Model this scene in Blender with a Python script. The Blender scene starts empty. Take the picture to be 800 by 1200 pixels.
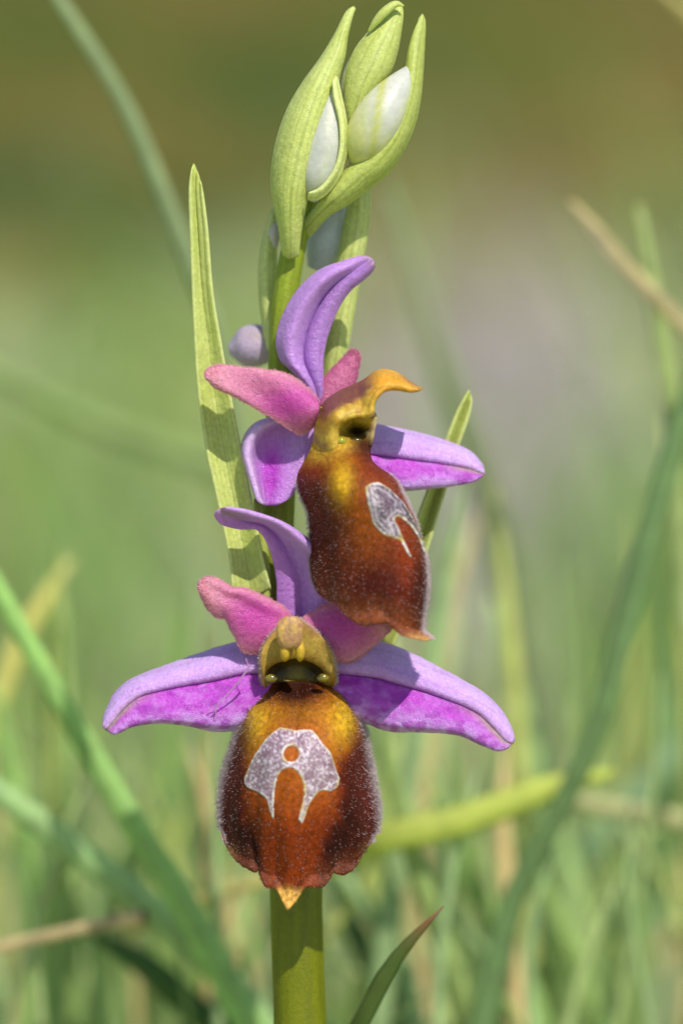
import bpy, bmesh, math, random
import numpy as np
from mathutils import Vector, Matrix

random.seed(7); RNG = np.random.default_rng(11)
S = bpy.context.scene
COL = S.collection

# ------------------------------------------------------------------ camera
# A macro lens focused 27 cm away: one photo pixel is 0.05 mm on the focus plane.
PX = 5e-5                     # metres per pixel on the plant
D = 0.267                     # focus distance (m)
PITCH = math.radians(10.0)    # camera looks slightly down over the meadow
HGT = 0.14                    # height of the frame centre above the soil
RIGHT = np.array([1.0, 0, 0])
FWD = np.array([0, math.cos(PITCH), -math.sin(PITCH)])
UP = np.array([0, math.sin(PITCH), math.cos(PITCH)])
CAMP = np.array([0, 0, HGT]) - D * FWD

cam_d = bpy.data.cameras.new("camera"); cam = bpy.data.objects.new("camera", cam_d); COL.objects.link(cam)
cam_d.sensor_fit = 'VERTICAL'; cam_d.sensor_height = 36; cam_d.sensor_width = 24
cam_d.lens = 36 * D / (1200 * PX)
cam_d.clip_start = 0.01; cam_d.clip_end = 5000
cam_d.dof.use_dof = True; cam_d.dof.focus_distance = D; cam_d.dof.aperture_fstop = 15.0
cam_d.dof.aperture_blades = 0
M = Matrix.Identity(4)
for i in range(3):
    M[i][0] = RIGHT[i]; M[i][1] = UP[i]; M[i][2] = -FWD[i]; M[i][3] = CAMP[i]
cam.matrix_world = M
S.camera = cam

# ------------------------------------------------------------------ light
SUNV = np.array([0.27, -0.52, 0.86]); SUNV = SUNV / np.linalg.norm(SUNV)
EL = math.asin(SUNV[2]); ROT = math.atan2(SUNV[0], SUNV[1])
world = bpy.data.worlds.new("World"); S.world = world; world.use_nodes = True
wn = world.node_tree; wn.nodes.clear()
sky = wn.nodes.new('ShaderNodeTexSky'); sky.sky_type = 'NISHITA'; sky.sun_disc = False
sky.sun_elevation = EL; sky.sun_rotation = ROT; sky.altitude = 300
bgn = wn.nodes.new('ShaderNodeBackground'); bgn.inputs['Strength'].default_value = 0.12
wo = wn.nodes.new('ShaderNodeOutputWorld')
wn.links.new(sky.outputs[0], bgn.inputs[0]); wn.links.new(bgn.outputs[0], wo.inputs[0])
sd = bpy.data.lights.new("sun", 'SUN'); sun = bpy.data.objects.new("sun", sd); COL.objects.link(sun)
sd.energy = 4.1; sd.angle = math.radians(0.53); sd.color = (1.0, 0.95, 0.87)
sun.rotation_euler = Vector(SUNV).to_track_quat('Z', 'Y').to_euler()
sun.location = (0.5, -1, 2)
S.view_settings.view_transform = 'Standard'; S.view_settings.look = 'None'
S.view_settings.exposure = 0.1; S.view_settings.gamma = 1.0
S.render.engine = 'CYCLES'
S.cycles.use_denoising = True
S.cycles.max_bounces = 8; S.cycles.transparent_max_bounces = 8
S.cycles.sample_clamp_indirect = 6.0

# ------------------------------------------------------------------ helpers
def lin(r, g, b):
    c = np.array([r, g, b], float) / 255.0
    return np.where(c <= 0.04045, c / 12.92, ((c + 0.055) / 1.055) ** 2.4)

def W(a):
    """photo pixel x, y and depth d (pixels toward the camera) -> metres in the world"""
    a = np.asarray(a, float); x, y, d = a[..., 0], a[..., 1], a[..., 2]
    dist = D - d * PX; k = PX * dist / D
    return (CAMP + dist[..., None] * FWD + ((x - 400) * k)[..., None] * RIGHT + ((600 - y) * k)[..., None] * UP)

def _hash(ix, iy, iz):
    h = (ix * 374761393 + iy * 668265263 + iz * 2147483647) & 0xFFFFFFFF
    h = ((h ^ (h >> 13)) * 1274126177) & 0xFFFFFFFF
    return ((h ^ (h >> 16)) & 0xFFFF) / 65535.0

def vnoise(x, y, z=0.0):
    x = np.asarray(x, float); y = np.asarray(y, float); z = np.zeros_like(x) + z
    ix, iy, iz = (np.floor(t).astype(np.int64) for t in (x, y, z))
    fx, fy, fz = x - ix, y - iy, z - iz
    fx, fy, fz = (f * f * (3 - 2 * f) for f in (fx, fy, fz))
    r = 0
    for dx in (0, 1):
        for dy in (0, 1):
            for dz in (0, 1):
                w = (fx if dx else 1 - fx) * (fy if dy else 1 - fy) * (fz if dz else 1 - fz)
                r = r + w * _hash(ix + dx, iy + dy, iz + dz)
    return r

def fbm(x, y, z=0.0, o=3):
    r, a, s = 0, 0.5, 0
    for k in range(o):
        r = r + a * vnoise(np.asarray(x) * 2 ** k + 17 * k, np.asarray(y) * 2 ** k + 5 * k, z); s += a; a *= 0.5
    return r / s

def sm(a, b, x):
    t = np.clip((np.asarray(x, float) - a) / (b - a), 0, 1); return t * t * (3 - 2 * t)

def gs(x, y, cx, cy, rx, ry):
    return np.exp(-((x - cx) / rx) ** 2 - ((y - cy) / ry) ** 2)

def mix(a, b, m):
    m = np.asarray(m, float)[..., None]; return a * (1 - m) + b * m

def speck(x, y, a=.10, s=2.2): return (1 + a * 2 * (fbm(x / s, y / s, 4.2, 2) - .5))[..., None]

def smooth_line(pts, n):
    """Catmull-Rom through pts, resampled to n points evenly by length"""
    P = np.asarray(pts, float)
    if len(P) == 2:
        t = np.linspace(0, 1, n)[:, None]; return P[0] * (1 - t) + P[1] * t
    Q = np.vstack([2 * P[0] - P[1], P, 2 * P[-1] - P[-2]]); out = []
    for i in range(1, len(Q) - 2):
        t = np.linspace(0, 1, 24, endpoint=False)[:, None]
        a, b, c, d = Q[i - 1], Q[i], Q[i + 1], Q[i + 2]
        out.append(0.5 * ((2 * b) + (c - a) * t + (2 * a - 5 * b + 4 * c - d) * t ** 2 + (3 * b - a - 3 * c + d) * t ** 3))
    C = np.vstack(out + [P[-1:]])
    L = np.concatenate([[0], np.cumsum(np.linalg.norm(np.diff(C, axis=0), axis=1))])
    s = np.linspace(0, L[-1], n)
    return np.stack([np.interp(s, L, C[:, k]) for k in range(C.shape[1])], 1)

def coons(left, right, top, bottom, nu, nv):
    l, r = smooth_line(left, nv + 1), smooth_line(right, nv + 1)
    t, b = smooth_line(top, nu + 1), smooth_line(bottom, nu + 1)
    u = np.linspace(0, 1, nu + 1)[None, :, None]; v = np.linspace(0, 1, nv + 1)[:, None, None]
    P = ((1 - u) * l[:, None] + u * r[:, None] + (1 - v) * t[None] + v * b[None]
         - ((1 - u) * (1 - v) * t[0] + u * (1 - v) * t[-1] + (1 - u) * v * b[0] + u * v * b[-1]))
    uu = np.broadcast_to(u[..., 0] * 2 - 1, (nv + 1, nu + 1)); vv = np.broadcast_to(v[..., 0], (nv + 1, nu + 1))
    return P[..., 0], P[..., 1], uu, vv

BASE = [np.zeros(3)]          # world base of the plant being built

def mesh_obj(name, V, F, mat, parent=None, col=None, smooth=True, recalc=True, origin=None):
    me = bpy.data.meshes.new(name)
    o0 = BASE[0] if origin is None else origin
    me.from_pydata((np.asarray(V) - o0).tolist(), [], F if isinstance(F, list) else F.tolist())
    if recalc:
        bm = bmesh.new(); bm.from_mesh(me); bmesh.ops.recalc_face_normals(bm, faces=bm.faces); bm.to_mesh(me); bm.free()
    if col is not None:
        at = me.color_attributes.new("Col", 'FLOAT_COLOR', 'POINT')
        c4 = np.ones((len(me.vertices), 4), np.float32); c4[:, :3] = np.clip(col, 0, 1); at.data.foreach_set('color', c4.ravel())
    if smooth: me.polygons.foreach_set('use_smooth', np.ones(len(me.polygons), bool))
    me.materials.append(mat); me.update()
    o = bpy.data.objects.new(name, me); COL.objects.link(o)
    if parent is not None: o.parent = parent
    return o

def grid_normals(P):
    gu = np.gradient(P, axis=1); gv = np.gradient(P, axis=0)
    n = np.cross(gu, gv); n /= np.maximum(np.linalg.norm(n, axis=-1, keepdims=True), 1e-9)
    if n[..., 2].mean() < 0: n = -n
    return n

def sheet(P, T, uu, vv, edge=6.0, vpow=14.0):
    """closed thick sheet round a grid P (nv+1, nu+1, 3) in pixel space; returns verts, faces, source index and side"""
    nv, nu = P.shape[0] - 1, P.shape[1] - 1
    n = grid_normals(P)
    prof = np.sqrt(np.clip(1 - np.abs(uu) ** edge, 0, 1)) * np.sqrt(np.clip(1 - np.abs(vv * 2 - 1) ** vpow, 0, 1))
    h = (T * prof * 0.5)[..., None]
    fr = P + n * h; bk = P - n * h
    idf = np.arange((nv + 1) * (nu + 1)).reshape(nv + 1, nu + 1)
    idb = idf.copy(); k = idf.size
    idb[1:-1, 1:-1] = k + np.arange((nv - 1) * (nu - 1)).reshape(nv - 1, nu - 1)
    V = np.vstack([fr.reshape(-1, 3), bk[1:-1, 1:-1].reshape(-1, 3)])
    def q(i, flip):
        a = np.stack([i[:-1, :-1], i[:-1, 1:], i[1:, 1:], i[1:, :-1]], -1).reshape(-1, 4)
        return a[:, ::-1] if flip else a
    F = np.vstack([q(idf, False), q(idb, True)])
    src = np.concatenate([np.arange(idf.size), idf[1:-1, 1:-1].ravel()])
    side = np.concatenate([np.zeros(idf.size), np.ones((nv - 1) * (nu - 1))])
    return V, F, src, side, fr, n

def petal(name, mat, parent, left, right, top, bottom, depth, colour, T=7, nu=60, nv=90, wob=0.0, seed=0, edge=6.0, keep=None):
    x, y, u, v = coons(left, right, top, bottom, nu, nv)
    x = np.array(x); y = np.array(y)
    if wob:
        e = np.abs(u) ** 6
        x = x + e * wob * (fbm(v * 16 + seed, u * 0.6 + 9, seed) - .5) * 2
        y = y + e * wob * (fbm(v * 16 + seed + 40, u * 0.6 + 3, seed) - .5) * 2
    if wob:
        y = y + v ** 24 * wob * (fbm(u * 60 + seed, v * 0 + 1.3, seed, 2) - .5) * 2.0
        y = y + v ** 10 * wob * (fbm(u * 14 + seed, v * 0 + 2.7, seed, 4) - .5) * 3.2
    d = depth(u, v, x, y)
    d = d + 2.2 * (fbm(x / 14, y / 14, seed + 2.5) - .5)
    P = np.stack([x, y, d], -1)
    V, F, src, side, fr, n = sheet(P, T, u, v, edge)
    c = colour(u, v, x, y).reshape(-1, 3)[src]
    o = mesh_obj(name, W(V), F, mat, parent, c)
    if keep is not None: keep.append((fr, n, u, v, x, y, colour(u, v, x, y)))
    return o

def tube(name, mat, parent, path, radii, colour, n=40, seg=24, flat=1.0, ridge=0.0, capped=True):
    """swept closed tube in pixel space; path rows (x, y, d)"""
    P = smooth_line(path, n); k = len(radii)
    pth = np.asarray(path, float)
    if k == len(pth):
        q = np.concatenate([[0], np.cumsum(np.linalg.norm(np.diff(pth, axis=0), axis=1))]); q /= q[-1]
    else: q = np.linspace(0, 1, k)
    g = np.gradient(np.asarray(radii, float), q); t = np.linspace(0, 1, n)
    i = np.clip(np.searchsorted(q, t, side='right') - 1, 0, k - 2); h_ = q[i + 1] - q[i]; z = (t - q[i]) / h_
    ra = np.asarray(radii, float)
    R = ((1 + 2 * z) * (1 - z) ** 2 * ra[i] + z * (1 - z) ** 2 * h_ * g[i] + z * z * (3 - 2 * z) * ra[i + 1] + z * z * (z - 1) * h_ * g[i + 1])
    T = np.gradient(P, axis=0); T /= np.linalg.norm(T, axis=1, keepdims=True)
    ref = np.array([0, 0, 1.0]); V = []; cu = []; cv = []
    a = np.linspace(0, 2 * math.pi, seg, endpoint=False)
    for i in range(n):
        s = np.cross(T[i], ref); s /= max(np.linalg.norm(s), 1e-6); b = np.cross(s, T[i])
        rr = max(R[i], 0.15) * (1 + ridge * np.cos(a * 6))
        V.append(P[i] + (np.cos(a) * rr)[:, None] * s + (np.sin(a) * rr * flat)[:, None] * b)
        cu.append(a); cv.append(np.full(seg, i / (n - 1)))
    V = np.vstack(V); cu = np.concatenate(cu); cv = np.concatenate(cv); F = []
    for i in range(n - 1):
        for j in range(seg):
            F.append((i * seg + j, i * seg + (j + 1) % seg, (i + 1) * seg + (j + 1) % seg, (i + 1) * seg + j))
    if capped:
        F.append(tuple(range(seg))[::-1]); F.append(tuple((n - 1) * seg + j for j in range(seg)))
    return mesh_obj(name, W(V), F, mat, parent, colour(cu, cv, V[:, 0], V[:, 1]))

def rings(name, mat, parent, loops, colour, sub=8, seg=72, keep=None):
    """skin between closed loops (each a list of x, y, d), smooth across, last loop closed to its centre"""
    L = []
    for lp in loops:
        lp = np.asarray(lp, float); L.append(smooth_line(np.vstack([lp, lp[:1]]), seg + 1)[:-1])
    L = np.array(L); k = (len(L) - 1) * sub + 1
    Q = np.concatenate([2 * L[:1] - L[1:2], L, 2 * L[-1:] - L[-2:-1]]); rows = []; par = []
    for i in range(1, len(Q) - 2):
        for s in range(sub):
            t = s / sub; a, b, c, d = Q[i - 1], Q[i], Q[i + 1], Q[i + 2]
            rows.append(0.5 * ((2 * b) + (c - a) * t + (2 * a - 5 * b + 4 * c - d) * t ** 2 + (3 * b - a - 3 * c + d) * t ** 3)); par.append(i - 1 + t)
    rows.append(L[-1]); par.append(len(L) - 1.0)
    V = np.vstack(rows + [L[-1].mean(0)[None]]); F = []
    nr = len(rows)
    for i in range(nr - 1):
        for j in range(seg):
            F.append((i * seg + j, i * seg + (j + 1) % seg, (i + 1) * seg + (j + 1) % seg, (i + 1) * seg + j))
    c = nr * seg
    for j in range(seg): F.append(((nr - 1) * seg + j, (nr - 1) * seg + (j + 1) % seg, c))
    pr = np.concatenate([np.repeat(par, seg), [par[-1]]])
    o = mesh_obj(name, W(V), F, mat, parent, colour(pr, V[:, 0], V[:, 1]))
    if keep is not None:
        G = V[:-1].reshape(nr, seg, 3); pp = pr[:-1].reshape(nr, seg); cx = G.mean(axis=(0, 1))
        gv = np.roll(G, -1, 1) - np.roll(G, 1, 1); gu = np.gradient(G, axis=0); nrm = np.cross(gu, gv)
        nrm /= np.maximum(np.linalg.norm(nrm, axis=-1, keepdims=True), 1e-9)
        outw = ((nrm * (G - cx)).sum(-1)[:sub]).mean()
        if outw < 0: nrm = -nrm
        keep.append((G, nrm, pp * 0, pp, G[..., 0], G[..., 1], colour(pr[:-1], V[:-1, 0], V[:-1, 1]).reshape(nr, seg, 3)))
    return o

def blob(name, mat, parent, c, r, colour, rot=0.0, seg=28, nz=.06, seed=0, sq=1.0, groove=0.0):
    th = np.linspace(0, math.pi, seg // 2 + 1); ph = np.linspace(0, 2 * math.pi, seg, endpoint=False)
    T, Pp = np.meshgrid(th, ph, indexing='ij')
    X = np.sin(T) * np.cos(Pp); Y = np.cos(T); Z = np.sin(T) * np.sin(Pp)
    k = 1 + nz * (fbm(X * 2 + 5 + seed, Y * 2 + 5, Z * 2 + 5) - .5) * 4
    X, Y, Z = [np.sign(q) * np.abs(q) ** sq for q in (X, Y, Z)]
    X, Y, Z = X * r[0] * k, Y * r[1] * k, Z * r[2] * k * (1 - groove * np.exp(-(X / 2.2) ** 2))
    cr, sr = math.cos(rot), math.sin(rot)
    V = np.stack([c[0] + X * cr - Y * sr, c[1] + X * sr + Y * cr, c[2] + Z], -1).reshape(-1, 3)
    m, n = T.shape; F = []
    for i in range(m - 1):
        for j in range(n):
            F.append((i * n + j, i * n + (j + 1) % n, (i + 1) * n + (j + 1) % n, (i + 1) * n + j))
    o = mesh_obj(name, W(V), F, mat, parent, colour(V[:, 0], V[:, 1]))
    bm = bmesh.new(); bm.from_mesh(o.data); bmesh.ops.remove_doubles(bm, verts=bm.verts, dist=1e-8); bm.to_mesh(o.data); bm.free()
    return o

def hairs(name, mat, parent, kept, count, length, width, colour, weight, droop=0.6, seed=1):
    """many tiny tapered hairs standing on the front of kept grids: one piece of fuzz"""
    rg = np.random.default_rng(seed); VV = []; CC = []
    fr, n, u, v, x, y, c = kept
    w = weight(u, v, x, y).ravel()
    du = np.linalg.norm(np.gradient(fr, axis=1), axis=-1) * np.linalg.norm(np.gradient(fr, axis=0), axis=-1)
    w = w * du.ravel(); w /= w.sum()
    idx = rg.choice(len(w), count, p=w)
    p = fr.reshape(-1, 3)[idx] + rg.normal(0, .5, (count, 3)) * [1, 1, 0.2]
    nn = n.reshape(-1, 3)[idx]
    out = np.stack([np.sign(u.ravel()[idx]) * np.abs(u.ravel()[idx]) ** 3, np.full(count, droop), np.zeros(count)], -1)
    dr = nn + 0.7 * out + rg.normal(0, .28, (count, 3)); dr /= np.linalg.norm(dr, axis=1, keepdims=True)
    L = length(u.ravel()[idx], v.ravel()[idx]) * rg.uniform(.5, 1.25, count)
    s = np.cross(dr, rg.normal(0, 1, (count, 3))); s /= np.linalg.norm(s, axis=1, keepdims=True); b = np.cross(dr, s)
    wd = width * rg.uniform(.7, 1.3, count)[:, None]
    bend = np.array([0, 1, 0]) * (L * .18)[:, None]
    base = [p + (s * math.cos(a) + b * math.sin(a)) * wd for a in (0, 2.094, 4.189)]
    midp = [p + dr * (L * .55)[:, None] + (s * math.cos(a) + b * math.sin(a)) * wd * .8 for a in (0, 2.094, 4.189)]
    tip = p + dr * L[:, None] + bend
    V = np.stack(base + midp + [tip], 1).reshape(-1, 3)
    o = np.arange(count)[:, None] * 7
    F = []
    for i in range(3):
        j = (i + 1) % 3
        F.append(np.hstack([o + i, o + j, o + 3 + j])); F.append(np.hstack([o + i, o + 3 + j, o + 3 + i])); F.append(np.hstack([o + 3 + i, o + 3 + j, o + 6]))
    F = np.vstack(F)
    cc = colour(u.ravel()[idx], v.ravel()[idx], c.reshape(-1, 3)[idx], rg)
    C = np.repeat(cc, 7, 0)
    ob = mesh_obj(name, W(V), F, mat, parent, C, recalc=False)
    ob['kind'] = 'stuff'
    return ob

def inside(poly, x, y):
    p = np.asarray(poly, float); r = np.zeros(x.shape, bool)
    for (x0, y0), (x1, y1) in zip(p, np.roll(p, -1, 0)):
        c = ((y0 > y) != (y1 > y)) & (x < (x1 - x0) * (y - y0) / (y1 - y0 + 1e-12) + x0); r ^= c
    return r

def sdf(poly, x, y):
    p = np.asarray(poly, float); dd = np.full(x.shape, 1e9)
    for a, b in zip(p, np.roll(p, -1, 0)):
        e = b - a; t = np.clip(((x - a[0]) * e[0] + (y - a[1]) * e[1]) / max(e @ e, 1e-9), 0, 1)
        dd = np.minimum(dd, np.hypot(x - a[0] - t * e[0], y - a[1] - t * e[1]))
    return np.where(inside(p, x, y), -dd, dd)

def empty(name, loc, label=None, cat=None):
    o = bpy.data.objects.new(name, None); COL.objects.link(o); o.location = loc; o.empty_display_size = 0.005
    if label: o['label'] = label
    if cat: o['category'] = cat
    return o

# ------------------------------------------------------------------ materials
def node_mat(name):
    m = bpy.data.materials.new(name); m.use_nodes = True; nt = m.node_tree
    return m, nt, nt.nodes['Principled BSDF'], nt.nodes['Material Output']

def flesh(name, rough=.45, sss=.35, sss_scale=3.5e-4, radius=(1, .5, .8), bump=.25, cell=14000, mott=.22, mott_scale=2500, sheen=0.0, spec=.4, trans=0.0, coat=0):
    m, nt, b, out = node_mat(name); N, Lk = nt.nodes, nt.links
    at = N.new('ShaderNodeAttribute'); at.attribute_name = 'Col'
    tc = N.new('ShaderNodeTexCoord')
    n1 = N.new('ShaderNodeTexNoise'); n1.inputs['Scale'].default_value = mott_scale; n1.inputs['Detail'].default_value = 4
    Lk.new(tc.outputs['Object'], n1.inputs['Vector'])
    mr = N.new('ShaderNodeMapRange'); mr.inputs['From Min'].default_value = .25; mr.inputs['From Max'].default_value = .75
    mr.inputs['To Min'].default_value = 1 - mott; mr.inputs['To Max'].default_value = 1 + mott
    Lk.new(n1.outputs['Fac'], mr.inputs['Value'])
    mu = N.new('ShaderNodeVectorMath'); mu.operation = 'SCALE'
    Lk.new(at.outputs['Color'], mu.inputs[0]); Lk.new(mr.outputs[0], mu.inputs['Scale'])
    Lk.new(mu.outputs[0], b.inputs['Base Color'])
    vo = N.new('ShaderNodeTexVoronoi'); vo.inputs['Scale'].default_value = cell
    Lk.new(tc.outputs['Object'], vo.inputs['Vector'])
    bp = N.new('ShaderNodeBump'); bp.inputs['Strength'].default_value = bump; bp.inputs['Distance'].default_value = 4e-5; bp.invert = True
    Lk.new(vo.outputs['Distance'], bp.inputs['Height'])
    bp2 = N.new('ShaderNodeBump'); bp2.inputs['Strength'].default_value = bump; bp2.inputs['Distance'].default_value = 8e-5
    Lk.new(n1.outputs['Fac'], bp2.inputs['Height']); Lk.new(bp.outputs[0], bp2.inputs['Normal'])
    Lk.new(bp2.outputs[0], b.inputs['Normal'])
    b.inputs['Roughness'].default_value = rough
    b.inputs['Specular IOR Level'].default_value = spec
    b.inputs['Subsurface Weight'].default_value = sss
    b.inputs['Subsurface Radius'].default_value = radius
    b.inputs['Subsurface Scale'].default_value = sss_scale
    b.inputs['Sheen Weight'].default_value = sheen; b.inputs['Sheen Roughness'].default_value = .4
    b.inputs['Coat Weight'].default_value = coat; b.inputs['Coat Roughness'].default_value = .1
    if trans:
        tr = N.new('ShaderNodeBsdfTranslucent'); Lk.new(mu.outputs[0], tr.inputs['Color'])
        ms = N.new('ShaderNodeMixShader'); ms.inputs[0].default_value = trans
        Lk.new(b.outputs[0], ms.inputs[1]); Lk.new(tr.outputs[0], ms.inputs[2]); Lk.new(ms.outputs[0], out.inputs['Surface'])
    return m

def leafy(name, rough=.5, trans=.35, mott_scale=900, mott=.15, stripes=0.0):
    """thin leaf: reflects its colour and lets some sun through"""
    m, nt, b, out = node_mat(name); N, Lk = nt.nodes, nt.links
    at = N.new('ShaderNodeAttribute'); at.attribute_name = 'Col'
    tc = N.new('ShaderNodeTexCoord'); n1 = N.new('ShaderNodeTexNoise'); n1.inputs['Scale'].default_value = mott_scale
    Lk.new(tc.outputs['Object'], n1.inputs['Vector'])
    mr = N.new('ShaderNodeMapRange'); mr.inputs['To Min'].default_value = 1 - mott * 2; mr.inputs['To Max'].default_value = 1 + mott * 2
    Lk.new(n1.outputs['Fac'], mr.inputs['Value'])
    mu = N.new('ShaderNodeVectorMath'); mu.operation = 'SCALE'; Lk.new(at.outputs['Color'], mu.inputs[0]); Lk.new(mr.outputs[0], mu.inputs['Scale'])
    Lk.new(mu.outputs[0], b.inputs['Base Color']); b.inputs['Roughness'].default_value = rough; b.inputs['Specular IOR Level'].default_value = .3
    tr = N.new('ShaderNodeBsdfTranslucent'); Lk.new(mu.outputs[0], tr.inputs['Color'])
    ms = N.new('ShaderNodeMixShader'); ms.inputs[0].default_value = trans
    Lk.new(b.outputs[0], ms.inputs[1]); Lk.new(tr.outputs[0], ms.inputs[2]); Lk.new(ms.outputs[0], out.inputs['Surface'])
    return m

M_PETAL = flesh("petal_skin", rough=.33, sss=.45, sss_scale=4e-4, trans=.2, spec=.5, bump=.8, cell=15000, mott=.12, mott_scale=4000)
M_GREEN = flesh("bract_skin", trans=.22, rough=.42, sss=.4, sss_scale=2.5e-4, radius=(.8, 1, .3), bump=.5, cell=12000, mott=.12, mott_scale=4000)
M_LIP = flesh("lip_velvet", rough=.55, sss=.06, radius=(1, .4, .2), bump=.55, cell=9000, mott=.30, mott_scale=3200, spec=.14)
M_BUD = flesh("bud_skin", rough=.4, sss=.5, sss_scale=3e-4, bump=.22, cell=13000, mott=.07, mott_scale=3000)
M_COLUMN = flesh("column_skin", rough=.42, sss=.5, radius=(1, .7, .2), bump=.5, cell=15000, mott=.2, mott_scale=4500)
M_GLOSS = flesh("gloss_skin", rough=.12, sss=.3, radius=(.8, 1, .3), bump=.02, mott=.06, spec=.6, coat=.6)
M_MIRROR = flesh("mirror_skin", rough=.25, sss=.1, bump=.8, cell=8000, mott=.22, mott_scale=6000, spec=.7)
M_HAIR = leafy("hair_fibre", rough=.45, trans=.4)
M_BLADE = leafy("grass_blade_skin", rough=.45, trans=.45, mott_scale=700)
M_MEADOW = leafy("meadow_skin", rough=.55, trans=.45, mott_scale=200)

# ------------------------------------------------------------------ ground
def ground_material():
    m, nt, b, out = node_mat("ground_soil"); N, Lk = nt.nodes, nt.links
    tc = N.new('ShaderNodeTexCoord')
    def noise(scale, det=4):
        n = N.new('ShaderNodeTexNoise'); n.inputs['Scale'].default_value = scale; n.inputs['Detail'].default_value = det
        Lk.new(tc.outputs['Object'], n.inputs['Vector']); return n
    def ramp(src, stops):
        r = N.new('ShaderNodeValToRGB'); e = r.color_ramp.elements
        while len(e) < len(stops): e.new(.5)
        for k, (p, c) in enumerate(stops): e[k].position = p; e[k].color = (*c, 1)
        Lk.new(src, r.inputs[0]); return r
    near = ramp(noise(26, 3).outputs['Fac'], [(.34, lin(108, 130, 60)), (.46, lin(158, 174, 112)), (.56, lin(178, 182, 140)), (.68, lin(180, 170, 150))])
    far = ramp(noise(24, 4).outputs['Fac'], [(.37, lin(54, 74, 26)), (.46, lin(86, 94, 36)), (.54, lin(104, 92, 40)), (.64, lin(112, 98, 60))])
    sx = N.new('ShaderNodeSeparateXYZ'); Lk.new(tc.outputs['Object'], sx.inputs[0])
    nn = noise(14, 2)
    ad = N.new('ShaderNodeMath'); ad.operation = 'MULTIPLY_ADD'; ad.inputs[1].default_value = .22
    Lk.new(nn.outputs['Fac'], ad.inputs[0]); Lk.new(sx.outputs['Y'], ad.inputs[2])
    mr = N.new('ShaderNodeMapRange'); mr.inputs['From Min'].default_value = .55; mr.inputs['From Max'].default_value = .66
    Lk.new(ad.outputs[0], mr.inputs['Value'])
    mx = N.new('ShaderNodeMixRGB'); Lk.new(mr.outputs[0], mx.inputs[0]); Lk.new(near.outputs[0], mx.inputs[1]); Lk.new(far.outputs[0], mx.inputs[2])
    fine = noise(240, 6)
    mf = N.new('ShaderNodeMapRange'); mf.inputs['To Min'].default_value = .6; mf.inputs['To Max'].default_value = 1.4; Lk.new(fine.outputs['Fac'], mf.inputs['Value'])
    sc = N.new('ShaderNodeVectorMath'); sc.operation = 'SCALE'; Lk.new(mx.outputs[0], sc.inputs[0]); Lk.new(mf.outputs[0], sc.inputs['Scale'])
    Lk.new(sc.outputs[0], b.inputs['Base Color']); b.inputs['Roughness'].default_value = .9; b.inputs['Specular IOR Level'].default_value = .15
    bp = N.new('ShaderNodeBump'); bp.inputs['Strength'].default_value = .6; bp.inputs['Distance'].default_value = .004
    Lk.new(fine.outputs['Fac'], bp.inputs['Height']); Lk.new(bp.outputs[0], b.inputs['Normal'])
    return m

NA, NR = 240, 150
rad = np.concatenate([[0], np.geomspace(.02, 2500, NR)])
ang = np.linspace(0, 2 * math.pi, NA, endpoint=False)
gx = rad[:, None] * np.cos(ang); gy = rad[:, None] * np.sin(ang)
def bank(y):
    """the meadow climbs gently behind the plant and levels off far up the slope"""
    y = np.asarray(y, float); q = np.clip(y - .08, 0, None)
    return .22 * (q - .05 * (1 - np.exp(-q / .05))) * np.exp(-q / 60)
def gh(x, y):
    x = np.asarray(x, float); y = np.asarray(y, float); r = np.hypot(x, y)
    return (fbm(x * 14, y * 14, 3.3, 4) - .5) * .014 * np.exp(-r / 8) * sm(.03, .12, r) + bank(y)
gz = gh(gx, gy) + (fbm(gx / 90, gy / 90, 1.7) - .5) * 10 * sm(60, 500, rad)[:, None]
gi = np.arange((NR + 1) * NA).reshape(NR + 1, NA)
GF = np.stack([gi[:-1], gi[1:], np.roll(gi[1:], -1, 1), np.roll(gi[:-1], -1, 1)], -1).reshape(-1, 4)
ground = mesh_obj("ground", np.stack([gx, gy, gz], -1).reshape(-1, 3), GF, ground_material(), origin=np.zeros(3), recalc=False)
ground['kind'] = 'structure'
# limestone chips showing through the turf
def stones(spots):
    V, F, C = [], [], []
    ico = bmesh.new(); bmesh.ops.create_icosphere(ico, subdivisions=2, radius=1)
    iv = np.array([v.co[:] for v in ico.verts]); ifc = np.array([[v.index for v in f.verts] for f in ico.faces]); ico.free()
    k = 0
    for cx, cy, rx, ry, n, s0, s1 in spots:
        for _ in range(n):
            x, y = RNG.normal(cx, rx), RNG.normal(cy, ry); s = RNG.uniform(s0, s1) ; sd_ = RNG.uniform(0, 99)
            q = iv * (1 + .45 * (fbm(iv[:, 0] * 1.3 + sd_, iv[:, 1] * 1.3 + sd_, iv[:, 2] * 1.3) - .5)[:, None] * 2)
            q = q * [s, s * RNG.uniform(.7, 1.2), s * RNG.uniform(.4, .65)]
            a = RNG.uniform(0, 6.28); q = q @ np.array([[math.cos(a), -math.sin(a), 0], [math.sin(a), math.cos(a), 0], [0, 0, 1]])
            V.append(q + [x, y, gh(x, y) + s * .15]); F.append(ifc + k); k += len(iv)
            c = lin(*(np.array([160, 146, 148]) + RNG.uniform(-16, 16) + RNG.uniform(-5, 5, 3))); C.append(np.tile(c, (len(iv), 1)))
    o = mesh_obj("gravel", np.vstack(V), np.vstack(F), flesh("limestone", rough=.85, sss=0, bump=.5, cell=600, mott=.3, mott_scale=120, spec=.2), None, np.vstack(C), smooth=False, recalc=False, origin=np.zeros(3))
    o['kind'] = 'stuff'
stones([(.025, .435, .0125, .042, 760, .0012, .0042), (-.036, .40, .014, .03, 240, .0012, .0035), (.10, .45, .03, .06, 140, .0015, .005), (-.14, .44, .05, .06, 120, .0015, .005)])

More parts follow.
